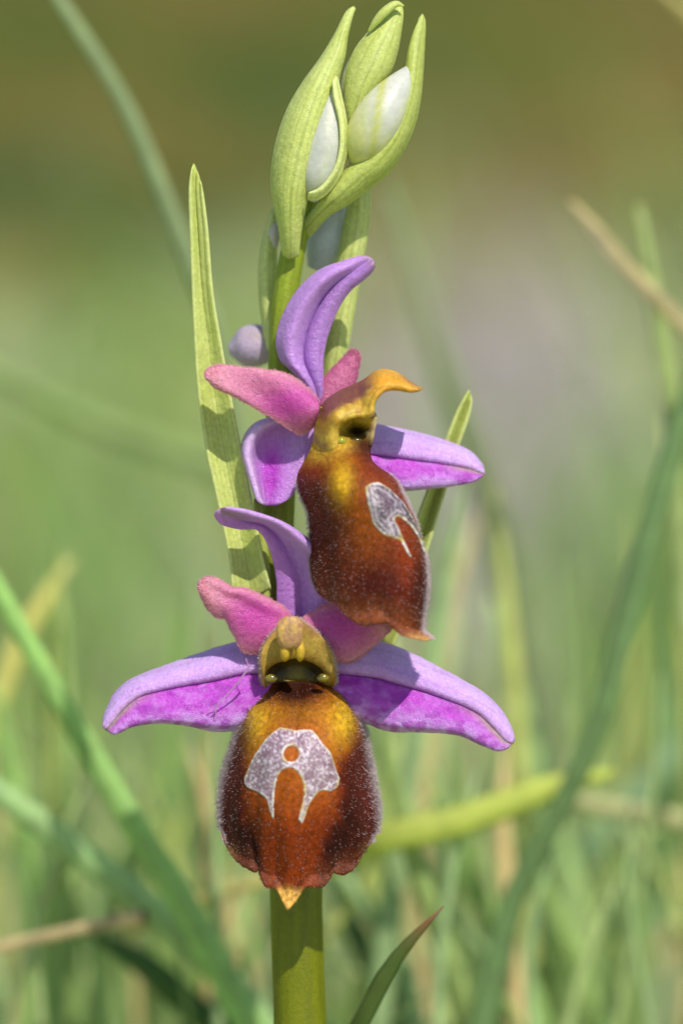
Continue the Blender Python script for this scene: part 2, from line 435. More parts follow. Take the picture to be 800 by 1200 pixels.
# ------------------------------------------------------------------ meadow grass (uncountable)
def meadow():
    rg = np.random.default_rng(5); rows = []
    def scatter(n, x0, x1, y0, y1, h0, h1, w0, w1, pal):
        for _ in range(n):
            x, y = rg.uniform(x0, x1), rg.uniform(y0, y1)
            if abs(x) < .012 and abs(y) < .03: continue
            if ((x - .024) / .021) ** 2 + ((y - .42) / .085) ** 2 < 1 and rg.random() < .85: continue
            rows.append((x, y, rg.uniform(h0, h1), rg.uniform(w0, w1), pal[rg.integers(len(pal))]))
    G1 = [(160, 196, 100), (176, 206, 126), (140, 180, 92), (180, 202, 140), (192, 208, 118), (156, 190, 122), (204, 192, 140), (134, 176, 78)]
    G2 = [(158, 178, 108), (174, 184, 124), (176, 170, 124), (166, 180, 136), (142, 164, 94)]
    G3 = [(92, 104, 38), (118, 104, 48), (80, 98, 34), (126, 108, 58), (96, 108, 46)]
    TALL = [(168, 186, 130), (184, 196, 150), (150, 176, 112), (192, 184, 140), (140, 170, 98), (176, 190, 108)]
    scatter(420, -.24, .24, .05, .17, .075, .150, .0010, .0024, TALL)
    scatter(170, .005, .22, .06, .22, .08, .140, .0012, .0030, TALL)
    scatter(1300, -.22, .22, .045, .20, .05, .105, .0012, .0032, G1)
    scatter(2600, -.26, .26, .16, .44, .02, .065, .0010, .0028, G1)
    scatter(500, .03, .2, .2, .42, .04, .085, .0012, .003, G1)
    scatter(900, -.4, .4, .42, .60, .006, .022, .0007, .002, G2)
    scatter(5200, -.7, .7, .50, 1.6, .005, .020, .0006, .002, G3)
    scatter(700, -.35, .35, -.45, .04, .015, .05, .0012, .003, G1)
    n = len(rows); K = 6
    R = np.array([r[:4] for r in rows]); c = np.array([lin(*r[4]) for r in rows]) * rg.uniform(.75, 1.2, (n, 1))
    a = rg.uniform(0, 2 * math.pi, n); lean = rg.uniform(.05, .55, n) * R[:, 2]; curl = rg.uniform(0, .4, n) * R[:, 2]
    tw = a + rg.uniform(.6, 2.4, n)
    t = np.linspace(0, 1, K)[None]
    off = lean[:, None] * t + curl[:, None] * t ** 3
    px = R[:, :1] + np.cos(a)[:, None] * off; py = R[:, 1:2] + np.sin(a)[:, None] * off
    pz = gh(R[:, 0], R[:, 1])[:, None] - .003 + R[:, 2:3] * t - curl[:, None] * .5 * t ** 3
    w = R[:, 3:4] * .5 * np.sqrt(np.clip(1 - t ** 2.2, 0, 1)) + 5e-5
    wx, wy = np.cos(tw)[:, None] * w, np.sin(tw)[:, None] * w
    A = np.stack([px - wx, py - wy, pz], -1); B = np.stack([px + wx, py + wy, pz], -1)
    V = np.stack([A, B], 2).reshape(-1, 3)
    i = np.arange(n)[:, None] * 2 * K + np.arange(K - 1)[None] * 2
    F = np.stack([i, i + 1, i + 3, i + 2], -1).reshape(-1, 4)
    C = np.repeat(c, 2 * K, 0)
    o = mesh_obj("meadow_grass", V, F, M_MEADOW, None, C, recalc=False, origin=np.zeros(3)); o['kind'] = 'stuff'
meadow()

# ------------------------------------------------------------------ grass blades one can tell apart
def grass_blade(label, pts, widths, colour, tipcol=None, twist=0.0, group=None, name="grass_blade", mat=None, toground=True, n=90, tip0=.965, tip1=.982, gain=1.4):
    """pts rows (x, y, d) in order root side -> tip; runs down to the soil when its root is out of the frame"""
    P = W(np.array(pts, float)); ws = list(widths)
    if toground:
        d0 = P[0] - P[1]; d0 /= np.linalg.norm(d0)
        g = np.array([P[0][0] + d0[0] * .02, P[0][1] + d0[1] * .008 + .004, 0])
        g[2] = gh(g[0], g[1]) - .004
        m_ = P[0] + d0 * .018; m_[2] = max(min(m_[2], P[0][2] - .006), .02) if P[0][2] > .04 else m_[2] * .7
        if P[0][2] > .03: P = np.vstack([g, m_, P]); ws = [ws[0] * .7, ws[0]] + ws
        else: P = np.vstack([g, P]); ws = [ws[0] * .8] + ws
    Q = smooth_line(P, n); L = np.concatenate([[0], np.cumsum(np.linalg.norm(np.diff(P, axis=0), axis=1))]); L /= L[-1]
    t = np.linspace(0, 1, n); w = np.interp(t, L, ws) * PX * .5
    T = np.gradient(Q, axis=0); T /= np.linalg.norm(T, axis=1, keepdims=True)
    V = []; C = []
    c0 = lin(*colour) * [1.95, 1.55, 1.5]; c0 = c0 * gain if name == 'grass_blade' else lin(*colour) * 1.5; c0 = c0 * .72 + .28 * c0.mean() * np.array([1.12, 1.05, .83]); c1 = lin(*(tipcol or colour)) * 1.2
    prof = [(-1, .32), (-.55, .10), (0, -.10), (.55, .10), (1, .32)]
    for i in range(n):
        s = np.cross(T[i], -FWD); s /= max(np.linalg.norm(s), 1e-6); b = np.cross(s, T[i])
        a = twist * (t[i] - .4); s2 = s * math.cos(a) + b * math.sin(a); b2 = np.cross(s2, T[i])
        for u, h in prof: V.append(Q[i] + s2 * u * w[i] - b2 * h * w[i])
        for u, h in prof[::-1]: V.append(Q[i] + s2 * u * w[i] * .97 - b2 * (h + .10) * w[i])
        k = sm(tip0, tip1, t[i]) if tipcol else 0
        for j in range(10):
            jj = j if j < 5 else 9 - j
            C.append((c0 * (1 - k) + c1 * k) * (0.90 if jj == 2 else 1.0) * (1 + .12 * math.sin(t[i] * 19 + jj)))
    F = []
    for i in range(n - 1):
        for j in range(10):
            F.append((i * 10 + j, i * 10 + (j + 1) % 10, (i + 1) * 10 + (j + 1) % 10, (i + 1) * 10 + j))
    F.append(tuple(range(10))); F.append(tuple((n - 1) * 10 + j for j in range(10)))
    base = Q[0].copy()
    o = mesh_obj(name, np.array(V), F, mat or M_BLADE, None, np.array(C), origin=base)
    o.location = base
    o['label'] = label; o['category'] = 'straw' if name == 'dry_straw' else 'grass blade'
    o['group'] = group or ('dry straws lying through the meadow' if name == 'dry_straw' else 'grass blades behind the orchid')
    return o

GB = grass_blade
GB("grey-green grass blade arching down from the top edge behind the long left bract",
   [(330, 1230, -660), (318, 950, -660), (300, 700, -640), (262, 430, -620), (215, 290, -600), (150, 130, -590), (70, 0, -580), (40, -50, -580)], [22, 24, 24, 24, 23, 21, 18, 12], (116, 150, 100), gain=1.05)
GB("mid-green blade rising across the lower left corner to the left edge",
   [(300, 1215, -500), (215, 1060, -480), (110, 890, -470), (0, 695, -450), (-60, 580, -450)], [40, 37, 31, 24, 14], (108, 158, 78), gain=1.5)
GB("broad blue-green blade slanting through the bottom left under the mid-green one",
   [(330, 1230, -580), (240, 1120, -560), (120, 1020, -540), (0, 930, -520), (-70, 885, -520)], [40, 40, 38, 32, 22], (116, 160, 100), gain=1.35)
GB("bright yellow-green blade lying level to the right of the lower lip",
   [(395, 1010, -640), (440, 985, -560), (540, 962, -560), (640, 925, -570), (720, 905, -580)], [34, 40, 42, 38, 10], (148, 176, 44), gain=1.08)
GB("long dark green blade curving up the right side to the right edge",
   [(560, 1225, -600), (600, 1060, -580), (655, 950, -560), (700, 850, -550), (745, 680, -550), (785, 540, -550), (830, 380, -550)], [36, 32, 28, 30, 34, 32, 20], (92, 138, 78), gain=1.05)
GB("slim upright green blade crossing a dry straw in the upper right",
   [(800, 700, -720), (790, 520, -720), (772, 380, -700), (757, 290, -690), (748, 240, -690)], [26, 26, 24, 20, 8], (120, 150, 84))
GB("very blurred pale blade rising behind the right sepals towards the buds",
   [(690, 1215, -1500), (640, 900, -1450), (585, 640, -1400), (520, 430, -1350), (455, 220, -1350)], [54, 54, 46, 36, 12], (122, 150, 104), gain=.95)
GB("short sharp dark green blade with a brown dried tip at the bottom edge",
   [(405, 1230, -130), (430, 1185, -110), (456, 1135, -95), (485, 1098, -85), (520, 1062, -80)], [22, 22, 20, 12, 1.5], (74, 108, 36), (132, 98, 66), gain=.9, tip0=.972, tip1=.988)
GB("faint green blade crossing behind the long left bract at mid height",
   [(330, 575, -1500), (240, 540, -1500), (120, 500, -1450), (0, 440, -1400), (-60, 405, -1400)], [34, 34, 32, 26, 14], (104, 138, 74), toground=False)
GB("bright upright blade just right of the stem beneath the lower flower",
   [(560, 1230, -620), (530, 1140, -610), (492, 1030, -600), (462, 920, -590), (440, 800, -590)], [30, 30, 27, 22, 6], (124, 162, 80), gain=1.0)
GB("dark green blade leaning left behind the brown-tipped blade",
   [(480, 1225, -820), (445, 1150, -800), (408, 1075, -790), (372, 1000, -790)], [44, 40, 30, 10], (62, 98, 50))
GB("dark broad leaf tip lying low between straw and blue-green blade",
   [(235, 1190, -640), (180, 1140, -630), (140, 1112, -630), (100, 1092, -640)], [40, 38, 26, 5], (48, 88, 34))  # shade is put into this leaf's dark green
GB("tall pale green blade standing in the lower right between two darker ones",
   [(690, 1230, -1150), (668, 1080, -1120), (640, 960, -1100), (600, 800, -1100), (575, 700, -1100)], [62, 60, 52, 36, 10], (124, 164, 100))
GB("wide upright blade along the right edge of the meadow",
   [(735, 1230, -1300), (750, 1050, -1300), (775, 900, -1280), (800, 760, -1260), (815, 650, -1260)], [60, 60, 54, 42, 14], (96, 142, 82))
GB("thin light green blade rising straight through the lower left corner",
   [(70, 1230, -900), (55, 1120, -900), (35, 1000, -880), (10, 880, -870), (-10, 800, -870)], [34, 34, 30, 24, 8], (112, 160, 78))
GB("yellowish blade tip showing at the left edge beside the lower flower",
   [(-60, 960, -900), (-20, 860, -880), (20, 760, -870), (60, 690, -860), (85, 655, -860)], [34, 32, 28, 20, 4], (158, 170, 84))
GB("pale blade passing behind the brown-tipped blade from the bottom edge",
   [(430, 1230, -1000), (440, 1100, -980), (450, 980, -960), (455, 880, -950)], [46, 46, 38, 10], (138, 168, 88))
GB("soft blue-green blade leaning right across the lower right quarter",
   [(560, 1230, -1250), (640, 1060, -1240), (720, 960, -1220), (830, 840, -1200)], [50, 50, 44, 24], (104, 146, 108))
GB("slender blade bending left low behind the yellow-green level blade",
   [(640, 1230, -820), (600, 1120, -800), (548, 1020, -790), (505, 900, -790)], [36, 36, 30, 8], (112, 158, 80))
GB("light blade at the extreme top right corner pointing out of the picture",
   [(960, 200, -900), (880, 100, -880), (820, 30, -870), (765, -20, -860)], [26, 26, 22, 8], (138, 144, 78), toground=False)
GB("dull green blade standing left of the stem under the lower flower",
   [(270, 1230, -900), (262, 1120, -900), (240, 980, -880), (218, 850, -880)], [40, 40, 32, 8], (110, 146, 82))
GB("dry tan straw slanting down to the right edge in the upper right",
   [(860, 440, -640), (800, 380, -620), (740, 320, -600), (700, 272, -600), (668, 235, -600)], [22, 22, 21, 18, 7], (186, 170, 118), name="dry_straw", toground=False)
GB("thin pale straw with a dark end lying across the bottom left",
   [(-60, 1122, -520), (0, 1110, -500), (60, 1096, -490), (120, 1083, -480), (172, 1074, -480)], [15, 15, 15, 17, 20], (190, 168, 118), (92, 66, 58), name="dry_straw", toground=False)
GB("yellowish straw passing behind the stem just below the lower lip",
   [(150, 1090, -640), (235, 1055, -620), (300, 1034, -600), (430, 995, -620)], [16, 18, 18, 12], (186, 176, 92), name="dry_straw", toground=False)
GB("blurred buff straw lying level near the right edge of the meadow",
   [(650, 930, -800), (700, 945, -800), (760, 955, -800), (860, 975, -820)], [12, 26, 28, 24], (176, 176, 116), name="dry_straw", toground=False)

# thin pale blades of the sward close behind the plant: nothing tells one from the next
SW = random.Random(23)
SWC = {(146, 182, 112): 'grey-green', (162, 196, 124): 'pale green', (124, 170, 82): 'mid-green', (164, 188, 90): 'yellow-green', (132, 176, 116): 'cool green', (180, 178, 120): 'straw-green', (112, 154, 72): 'darker green'}
for k in range(96):
    thin = k % 2 == 1; rt = k % 7 < 4
    x0 = SW.uniform(420, 860) if rt else SW.uniform(-60, 330)
    dd = -SW.uniform(560, 1150) if thin else -SW.uniform(640, 1900); top = (SW.uniform(760, 1130) if thin else SW.uniform(480, 1060)) if rt else SW.uniform(820 if thin else 640, 1120)
    lean = SW.gauss(0, 70); cur = SW.gauss(0, 45); wd = SW.uniform(8, 17) if thin else SW.uniform(13, 32); hh = 1230 - top
    col = SW.choice(list(SWC))
    tone = SWC[col]; size = 'hair-thin' if wd < 12 else 'slender' if wd < 21 else 'broader'
    place = ('far right' if x0 > 640 else 'right') if rt else ('far left' if x0 < 135 else 'left')
    way = 'leaning right' if lean + cur > 25 else 'leaning left' if lean + cur < -25 else 'upright'
    at_ = next(t for lim, t in ((640, 'beside the upper lip'), (770, 'between the two flowers'), (880, 'level with lower sepals'), (1000, 'level with lower lip'), (1300, 'below the lower lip')) if top < lim)
    GB("%s%s %s blade %s, %s of stem, tip %s" % ('faint ' if dd < -1150 else '', size, tone, way, place, at_),
       [(x0, 1230, dd), (x0 + lean * .3, 1230 - hh * .4, dd), (x0 + lean * .7 + cur * .4, 1230 - hh * .75, dd), (x0 + lean + cur, top, dd)],
       [wd, wd, wd * .8, 3], col, group="thin pale grass blades of the blurred sward", n=36, gain=1.0)

# ------------------------------------------------------------------ the orchid
stem_path = [(353, 1260, -78), (350.5, 1170, -78), (347, 1060, -78), (346, 900, -82), (338, 780, -86), (318, 700, -84), (322, 620, -76), (328, 540, -72), (331, 440, -70), (332, 370, -66), (342, 300, -62), (357, 245, -58), (372, 215, -54)]
root_w = W(np.array([(352, 1260, -78)]))[0]
base_w = root_w - UP * (root_w[2] / UP[2]); base_w[2] = gh(base_w[0], base_w[1])
BASE[0] = base_w
orchid = empty("orchid", base_w, "flowering wild orchid spike with two purple flowers, velvety brown lips and green buds", "orchid")

def unW(p):
    """world point -> pixel space (inverse of W)"""
    r = np.asarray(p) - CAMP; dist = r @ FWD; k = PX * dist / D
    return np.array([400 + r @ RIGHT / k, 600 - r @ UP / k, (D - dist) / PX])
low = [unW(base_w + (root_w - base_w) * t) for t in (-.05, .25, .5, .7, .84, .94)]
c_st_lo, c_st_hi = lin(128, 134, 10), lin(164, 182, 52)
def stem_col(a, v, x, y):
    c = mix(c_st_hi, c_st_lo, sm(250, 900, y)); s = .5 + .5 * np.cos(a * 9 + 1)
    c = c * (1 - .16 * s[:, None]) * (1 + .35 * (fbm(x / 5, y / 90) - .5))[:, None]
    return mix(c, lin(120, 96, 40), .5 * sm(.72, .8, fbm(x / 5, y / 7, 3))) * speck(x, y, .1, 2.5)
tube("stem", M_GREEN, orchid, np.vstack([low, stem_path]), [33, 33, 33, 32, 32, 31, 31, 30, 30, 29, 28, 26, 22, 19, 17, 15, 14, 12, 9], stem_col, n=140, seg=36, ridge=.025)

# ---- bracts
c_gr, c_grl, c_grd = lin(188, 200, 86), lin(218, 224, 150), lin(128, 146, 40)
def bract_col(tint=1.0, light=0.5, veins=7):
    def f(u, v, x, y):
        c = mix(c_gr, c_grl, np.clip(light * (.6 + .8 * fbm(x / 12, y / 40)), 0, 1))
        vein = np.cos(u * math.pi * veins * .5) ** 20 * fbm(u * 6, v * 9, 2)
        c = mix(c, c_grd, .38 * vein + .35 * np.exp(-((u - .06) / .045) ** 2) * (.5 + fbm(u * 3, v * 12, 7)))
        c = c * (1 + .22 * (fbm(u * 26, v * 7, 4) - .5))[..., None] * speck(x, y, .12, 2.4)
        c = mix(c, c_grl, sm(.86, 1, np.abs(u)) * .7)
        return mix(c, c_grd, sm(.90, .4, v) * 0) * tint
    return f

petal("bract", M_GREEN, orchid,
      [(272, 690), (266, 640), (252, 575), (240, 520), (231, 450), (227, 380), (224, 300), (222, 230), (224, 200)],
      [(318, 690), (309, 655), (298, 600), (286, 540), (272, 470), (259, 400), (249, 340), (243, 270), (236, 215)],
      [(272, 690), (296, 700), (318, 690)], [(224, 200), (228, 192), (236, 215)],
      lambda u, v, x, y: -44 + 14 * v + (13 - 1 * v) * np.abs(u) ** 1.6 - 5 * np.sin(np.pi * v) + 6 * np.exp(-((u - .25) / .14) ** 2) * sm(.55, .9, v), bract_col(1, .45), T=7, nu=48, nv=140)
petal("bract", M_GREEN, orchid,
      [(425, 775), (450, 715), (480, 630), (508, 555), (524, 512), (536, 482), (548, 460)],
      [(452, 778), (478, 715), (502, 640), (520, 580), (535, 528), (548, 490), (553, 468)],
      [(425, 775), (438, 782), (452, 778)], [(548, 460), (550, 457), (553, 468)],
      lambda u, v, x, y: -96 + 6 * v + 14 * np.abs(u) ** 1.4 - 10 * np.exp(-(u / .18) ** 2) * sm(.5, .8, v), bract_col(.95, .4, 5), T=7, nu=36, nv=90)
petal("bract", M_GREEN, orchid,
      [(374, 470), (380, 420), (384, 370), (394, 310), (402, 270), (408, 235), (414, 215)],
      [(392, 470), (404, 425), (414, 370), (424, 310), (431, 270), (433, 240), (430, 212)],
      [(374, 470), (383, 474), (392, 470)], [(414, 215), (422, 208), (430, 212)],
      lambda u, v, x, y: -98 + 16 * v + 15 * (1 - u * u), bract_col(1.02, .6, 5), T=8, nu=36, nv=80)
petal("bract", M_GREEN, orchid,
      [(312, 410), (308, 380), (304, 345), (304, 312), (308, 285), (315, 262), (318, 248)],
      [(330, 410), (327, 380), (325, 345), (324, 312), (323, 285), (324, 262), (325, 248)],
      [(312, 410), (320, 414), (330, 410)], [(318, 248), (321, 244), (325, 248)],
      lambda u, v, x, y: -104 + 20 * (1 - u * u) + 6 * v, bract_col(1.08, .9, 3), T=7, nu=30, nv=60)
petal("bract", M_GREEN, orchid,
      [(288, 700), (296, 668), (300, 640), (300, 610), (298, 585)],
      [(318, 700), (316, 670), (313, 640), (309, 612), (303, 590)],
      [(288, 700), (303, 706), (318, 700)], [(298, 585), (300, 582), (303, 590)],
      lambda u, v, x, y: -56 + 6 * (1 - u * u), bract_col(.9, .2, 3), T=6, nu=24, nv=50)

# ---- colours of the flower
LAV, LAV2, MAG, PINK, PMAG, OLV = lin(212, 166, 236), lin(228, 200, 240), lin(194, 62, 204), lin(212, 126, 164), lin(210, 80, 178), lin(160, 140, 110)

def lateral_col(crease, tip_x0, tip_x1, seed):
    def f(u, v, x, y):
        k = u - crease(v)
        c = mix(LAV2, LAV, np.clip(.25 + .6 * fbm(x / 18, y / 18, seed) + .5 * sm(-.6, -.1, k), 0, 1))
        lowr = sm(-.15, .10, k + .08 * (fbm(x / 9, y / 9, seed + 1) - .5))
        c = mix(c, mix(MAG, LAV, np.clip(.80 * sm(.25, .95, u) + .9 * (fbm(x / 10, y / 8, seed + 3) - .42), 0, 1)), lowr * .95)
        c = mix(c, LAV2, .55 * lowr * sm(.80, 1., u))
        blot = sm(.52, .68, fbm(x / 11, y / 8, seed + 8)) * lowr
        c = mix(c, lin(166, 28, 180), .62 * blot)
        c = mix(c, lin(112, 12, 116), .9 * np.exp(-((k - .01) / .05) ** 2) * sm(.98, .6, v) * sm(.0, .12, v))
        tipm = sm(.58, .92, v)
        c = mix(c, lin(180, 166, 128), .9 * np.exp(-((k - .10) / .20) ** 2) * tipm); c = mix(c, lin(112, 92, 74), .5 * np.exp(-((k - .01) / .05) ** 2) * tipm)
        vein = sm(.62, .95, np.cos((u - .25 * u * v) * 19 + 2.2 * fbm(v * 5, u * 3, seed))) * fbm(v * 14, u * 9, seed + 2)
        c = mix(c, lin(140, 66, 164), .26 * vein)
        return c * speck(x, y, .16, 1.6)
    return f

def lateral_depth(crease, tilt, d0):
    def f(u, v, x, y):
        k = u - crease(v)
        up_ = np.clip((u + 1) / (1 + crease(v)), 0, 1)
        lo_ = np.clip(k / (1 - crease(v)), 0, 1)
        r = np.where(k < 0, -30 * (1 - up_) ** 1.3 + 9 * np.sin(np.pi * np.clip(up_, 0, 1)) + 5 * up_, 15 * lo_ + 7 * np.sin(np.pi * lo_) - 9 * sm(.82, 1, lo_))
        r = r * (.5 + .5 * np.sin(np.pi * np.clip(v * .9 + .08, 0, 1)))
        return d0 + tilt * v + r - 7 * np.exp(-(k / .05) ** 2)
    return f

FUZZ = {}
# ================= lower flower: faces the camera
BODY_G = lambda a, v, x, y: mix(lin(150, 166, 62), lin(120, 140, 40), .5 + .5 * np.cos(a * 5)) * speck(x, y)
lowf = tube("flower", M_GREEN, orchid, [(318, 730, -70), (326, 742, -58), (336, 755, -46), (345, 770, -36)], [14, 16, 17, 12], BODY_G, n=24, seg=24)
lowf['label'] = "lower flower facing straight out"
cr_l = lambda v: -.18 - .10 * np.sin(np.pi * np.clip(v, 0, 1)) + .34 * sm(.7, 1, v)
petal("lateral_sepal", M_PETAL, lowf,
      [(322, 758), (300, 754), (276, 752.5), (242, 762), (194, 779), (156, 794), (137, 809), (127, 826), (121, 841)],
      [(322, 830), (300, 846), (276, 856), (250, 857.5), (224, 852), (186, 848), (156, 852), (142, 858), (134, 861)],
      [(322, 758), (324, 795), (322, 830)], [(121, 841), (121, 853), (134, 861)],
      lateral_depth(cr_l, 34, -30), lateral_col(cr_l, 0, 0, 2), T=5.5, nu=70, nv=120, wob=.8, seed=1)
cr_r = lambda v: -.02 - .16 * np.sin(np.pi * np.clip(v, 0, 1)) + .25 * sm(.75, 1, v)
petal("lateral_sepal", M_PETAL, lowf,
      [(376, 748), (410, 748), (441, 751), (459, 755), (497, 772), (536, 793), (567, 812), (588, 833), (601, 858)],
      [(376, 826), (400, 838), (429, 848), (455, 857), (501, 859), (536, 862), (564, 874), (581, 880), (593, 878)],
      [(376, 748), (374, 790), (376, 826)], [(601, 858), (602.5, 869), (593, 878)],
      lateral_depth(cr_r, 30, -30), lateral_col(cr_r, 0, 0, 7), T=5.5, nu=70, nv=120, wob=.8, seed=2)
petal("dorsal_sepal", M_PETAL, lowf,
      [(325, 738), (324, 704), (323, 677), (316, 645), (302, 622), (280, 620.5), (262, 616), (254, 610)],
      [(378, 738), (388, 704), (389, 676), (380, 650), (360, 630), (332, 612), (295, 599), (268, 594)],
      [(325, 738), (350, 745), (378, 738)], [(254, 610), (251, 603), (257, 596), (268, 594)],
      lambda u, v, x, y: -48 + 66 * v ** 1.5 + 24 * np.exp(-((u - .72) / .28) ** 2) * sm(.05, .4, v) - 9 * np.exp(-((u + .05) / .25) ** 2) * sm(1, .7, v) + 8 * np.exp(-(u / .5) ** 2) * sm(.75, 1, v),
      lambda u, v, x, y: mix(mix(LAV, lin(196, 116, 212), sm(.5, -.5, u) * .6), OLV, .6 * np.exp(-((u - .2) / .3) ** 2) * sm(.78, .93, v)) * speck(x, y), T=5.5, nu=60, nv=110, seed=3)
k_ = []
PET = lambda cx, cy, rx, ry, sd: (lambda u, v, x, y: mix(mix(PINK, PMAG, np.clip(1.15 * gs(x, y, cx, cy, rx, ry), 0, 1)), lin(222, 158, 172), .8 * sm(.62, 1, np.maximum(np.abs(u), v))) * speck(x, y, .16))
petal("petal", M_PETAL, lowf,
      [(342, 722), (330, 709), (317, 702), (302, 695), (287, 689), (278, 689), (269, 687), (254, 677.5), (242, 677)],
      [(330, 762), (320, 764), (310, 766), (299, 767.5), (284, 764), (274, 745), (265, 726), (254, 724), (242, 710)],
      [(342, 722), (346, 742), (330, 762)], [(242, 677), (233, 681), (231, 687), (235, 698), (242, 710)],
      lambda u, v, x, y: -22 + 40 * v + 12 * (1 - u * u) - 6 * v * v + 10 * np.exp(-((u + .8) / .3) ** 2) * np.sin(np.pi * v), PET(300, 722, 34, 30, 1), T=6, nu=50, nv=80, wob=1.6, seed=4, keep=k_); FUZZ['a'] = k_[-1]
petal("petal", M_PETAL, lowf,
      [(352, 726), (366, 717), (378, 709), (392, 704), (410, 698), (430, 700), (448, 712), (460, 725)],
      [(368, 764), (380, 772), (396, 776), (408, 777), (424, 769), (436, 758), (446, 748), (456, 738)],
      [(352, 726), (352, 746), (368, 764)], [(460, 725), (461, 732), (456, 738)],
      lambda u, v, x, y: -20 + 26 * v + 10 * (1 - u * u) - 16 * v * v, PET(400, 735, 36, 22, 2), T=6, nu=50, nv=70, wob=1.5, seed=5, keep=k_); FUZZ['b'] = k_[-1]

# lip of the lower flower
OR, OR2, YEL, MAR, MARB, RIM, TIP, RUST = lin(156, 79, 14), lin(172, 88, 14), lin(196, 154, 30), lin(74, 20, 8), lin(44, 10, 6), lin(140, 96, 92), lin(206, 160, 74), lin(128, 48, 10)
def lip_low_col(u, v, x, y):
    n = fbm(x / 16, y / 16, 2.2); X = x - (342 + (y - 900) * -.01)
    a = np.abs(X)
    c = mix(mix(OR, OR2, n), lin(132, 50, 8), sm(900, 985, y))
    c = mix(c, YEL, np.clip(.95 * gs(x, y, 296, 845, 20, 36) + 1.0 * gs(x, y, 405, 848, 20, 40) + .35 * gs(x, y, 345, 838, 40, 16), 0, 1))
    side = sm(26, 76, a + 12 * (n - .5)) * sm(862, 930, y + a * .3)
    low_ = sm(6, 54, a + 10 * (n - .5) - (1030 - y) * .05) * sm(915, 990, y)
    m = np.clip(np.maximum(side, low_), 0, 1)
    c = mix(c, RUST, np.clip(m * 1.5, 0, 1)); c = mix(c, MAR, sm(.30, .85, m)); c = mix(c, MARB, .92 * sm(.55, .95, m) * np.clip(1.3 * gs(a, y, 50, 972, 30, 46), 0, 1))
    c = mix(c, lin(96, 38, 12), .5 * gs(x, y, 345, 842, 20, 26)); c = mix(c, lin(40, 11, 5), np.clip(1.25 * gs(x, y, 347, 808, 40, 23), 0, .97))
    c = mix(c, lin(88, 34, 26), .8 * sm(.66, .86, np.abs(u)) * sm(832, 880, y)); e = sm(.84, .97, np.abs(u)) * sm(.03, .15, v) * (1 - .5 * sm(.55, .9, v))
    c = mix(c, RIM, .8 * e)
    bot = sm(.84, .985, v + .05 * (n - .5))
    c = mix(c, lin(118, 64, 38), .55 * bot * (.4 + 1.1 * fbm(x / 5, y / 5, 12))); c = mix(c, lin(150, 116, 62), .8 * sm(.66, .9, np.abs(u)) * sm(980, 1005, y))
    c = mix(c, TIP, sm(1036, 1050, y + .35 * (12 - np.abs(x - 338))))
    sp = sm(.80, .90, vnoise(x / 1.6, y / 1.6, 8)) * .10
    return mix(c, lin(190, 140, 120), sp * sm(820, 870, y)) * speck(x, y, .3, 3)
def lip_low_d(u, v, x, y):
    body = (22 + 66 * sm(-.05, .45, v) - 26 * sm(.6, 1, v))
    d = -26 + body * np.clip(1 - np.abs(u) ** 2.3, 0, 1) + 12 * (1 - v) * (1 - u * u)
    d = d + 9 * (gs(x, y, 298, 852, 16, 30) + gs(x, y, 402, 852, 16, 30)) - 9 * gs(x, y, 346, 818, 26, 22)
    d = d - 20 * (sm(.15, 0, v) ** 1.5) * (1 - u * u)
    gl = .76 - .27 * sm(.45, 1, v)
    d = d - (6 * np.exp(-((u + gl) / .05) ** 2) + 2 * np.exp(-((u - gl) / .06) ** 2)) * sm(.55, .9, v)
    d = d + 10 * sm(.93, 1, v) + 14 * np.exp(-((x - 338) / 13) ** 2) * sm(1040, 1066, y) + 12 * sm(.86, 1, np.abs(u)) * sm(.5, .9, v)
    return d
LK = []
petal("lip", M_LIP, lowf,
      [(313, 802), (308, 811), (300, 822), (287, 836), (272, 877), (261, 915), (258, 950), (259, 972), (261, 981)],
      [(386, 802), (401, 812), (412, 826), (425, 851), (436, 906), (443, 944), (443.5, 962), (441, 976), (436, 984)],
      [(313, 802), (330, 799), (347, 798), (365, 799), (386, 802)],
      [(261, 981), (269, 999), (281, 1013.5), (291, 1020), (300, 1023), (304, 1021), (308, 1036), (316, 1041), (324, 1043.6), (331, 1057), (337.5, 1066), (347, 1056), (354, 1044), (362, 1040), (373, 1041), (382.5, 1036), (386, 1027), (391, 1024), (402, 1025), (412, 1021), (421, 1006), (430, 993), (436, 984)],
      lip_low_d, lip_low_col, T=6.5, nu=230, nv=280, wob=1.2, seed=6, edge=6, keep=LK)
fr, n_, uu, vv, xx, yy, cc = LK[0]
spec_low = [(328.7, 854.2), (338, 856.5), (347.7, 858.3), (356, 857), (365, 857.4), (371, 864), (376.2, 872.6), (382, 878), (387.2, 886.8), (391, 900), (395.2, 912.2), (394, 920), (390.4, 924.8), (384, 927), (377.7, 926.4), (371, 929), (366.7, 934), (361, 944), (357.2, 954), (352.4, 964.4), (349.2, 959.7), (353, 945), (355.6, 931.2), (355, 920), (352.4, 912.2), (349, 905), (344.5, 901.1), (340, 899.5), (335, 900.1), (330.5, 904), (327.1, 909), (324.5, 918), (323, 928), (322, 945), (322.3, 961.2), (317.6, 950.2), (315.5, 942), (314.4, 935.9), (309, 931), (304.9, 928), (298, 926), (292.2, 923.2), (289, 918), (289.1, 912.2), (294, 900), (300.2, 886.8), (308, 875), (316, 864.7)]
hole = [(342 + 9 * math.cos(a), 884.6 + 9.5 * math.sin(a)) for a in np.linspace(0, 2 * math.pi, 20, endpoint=False)]

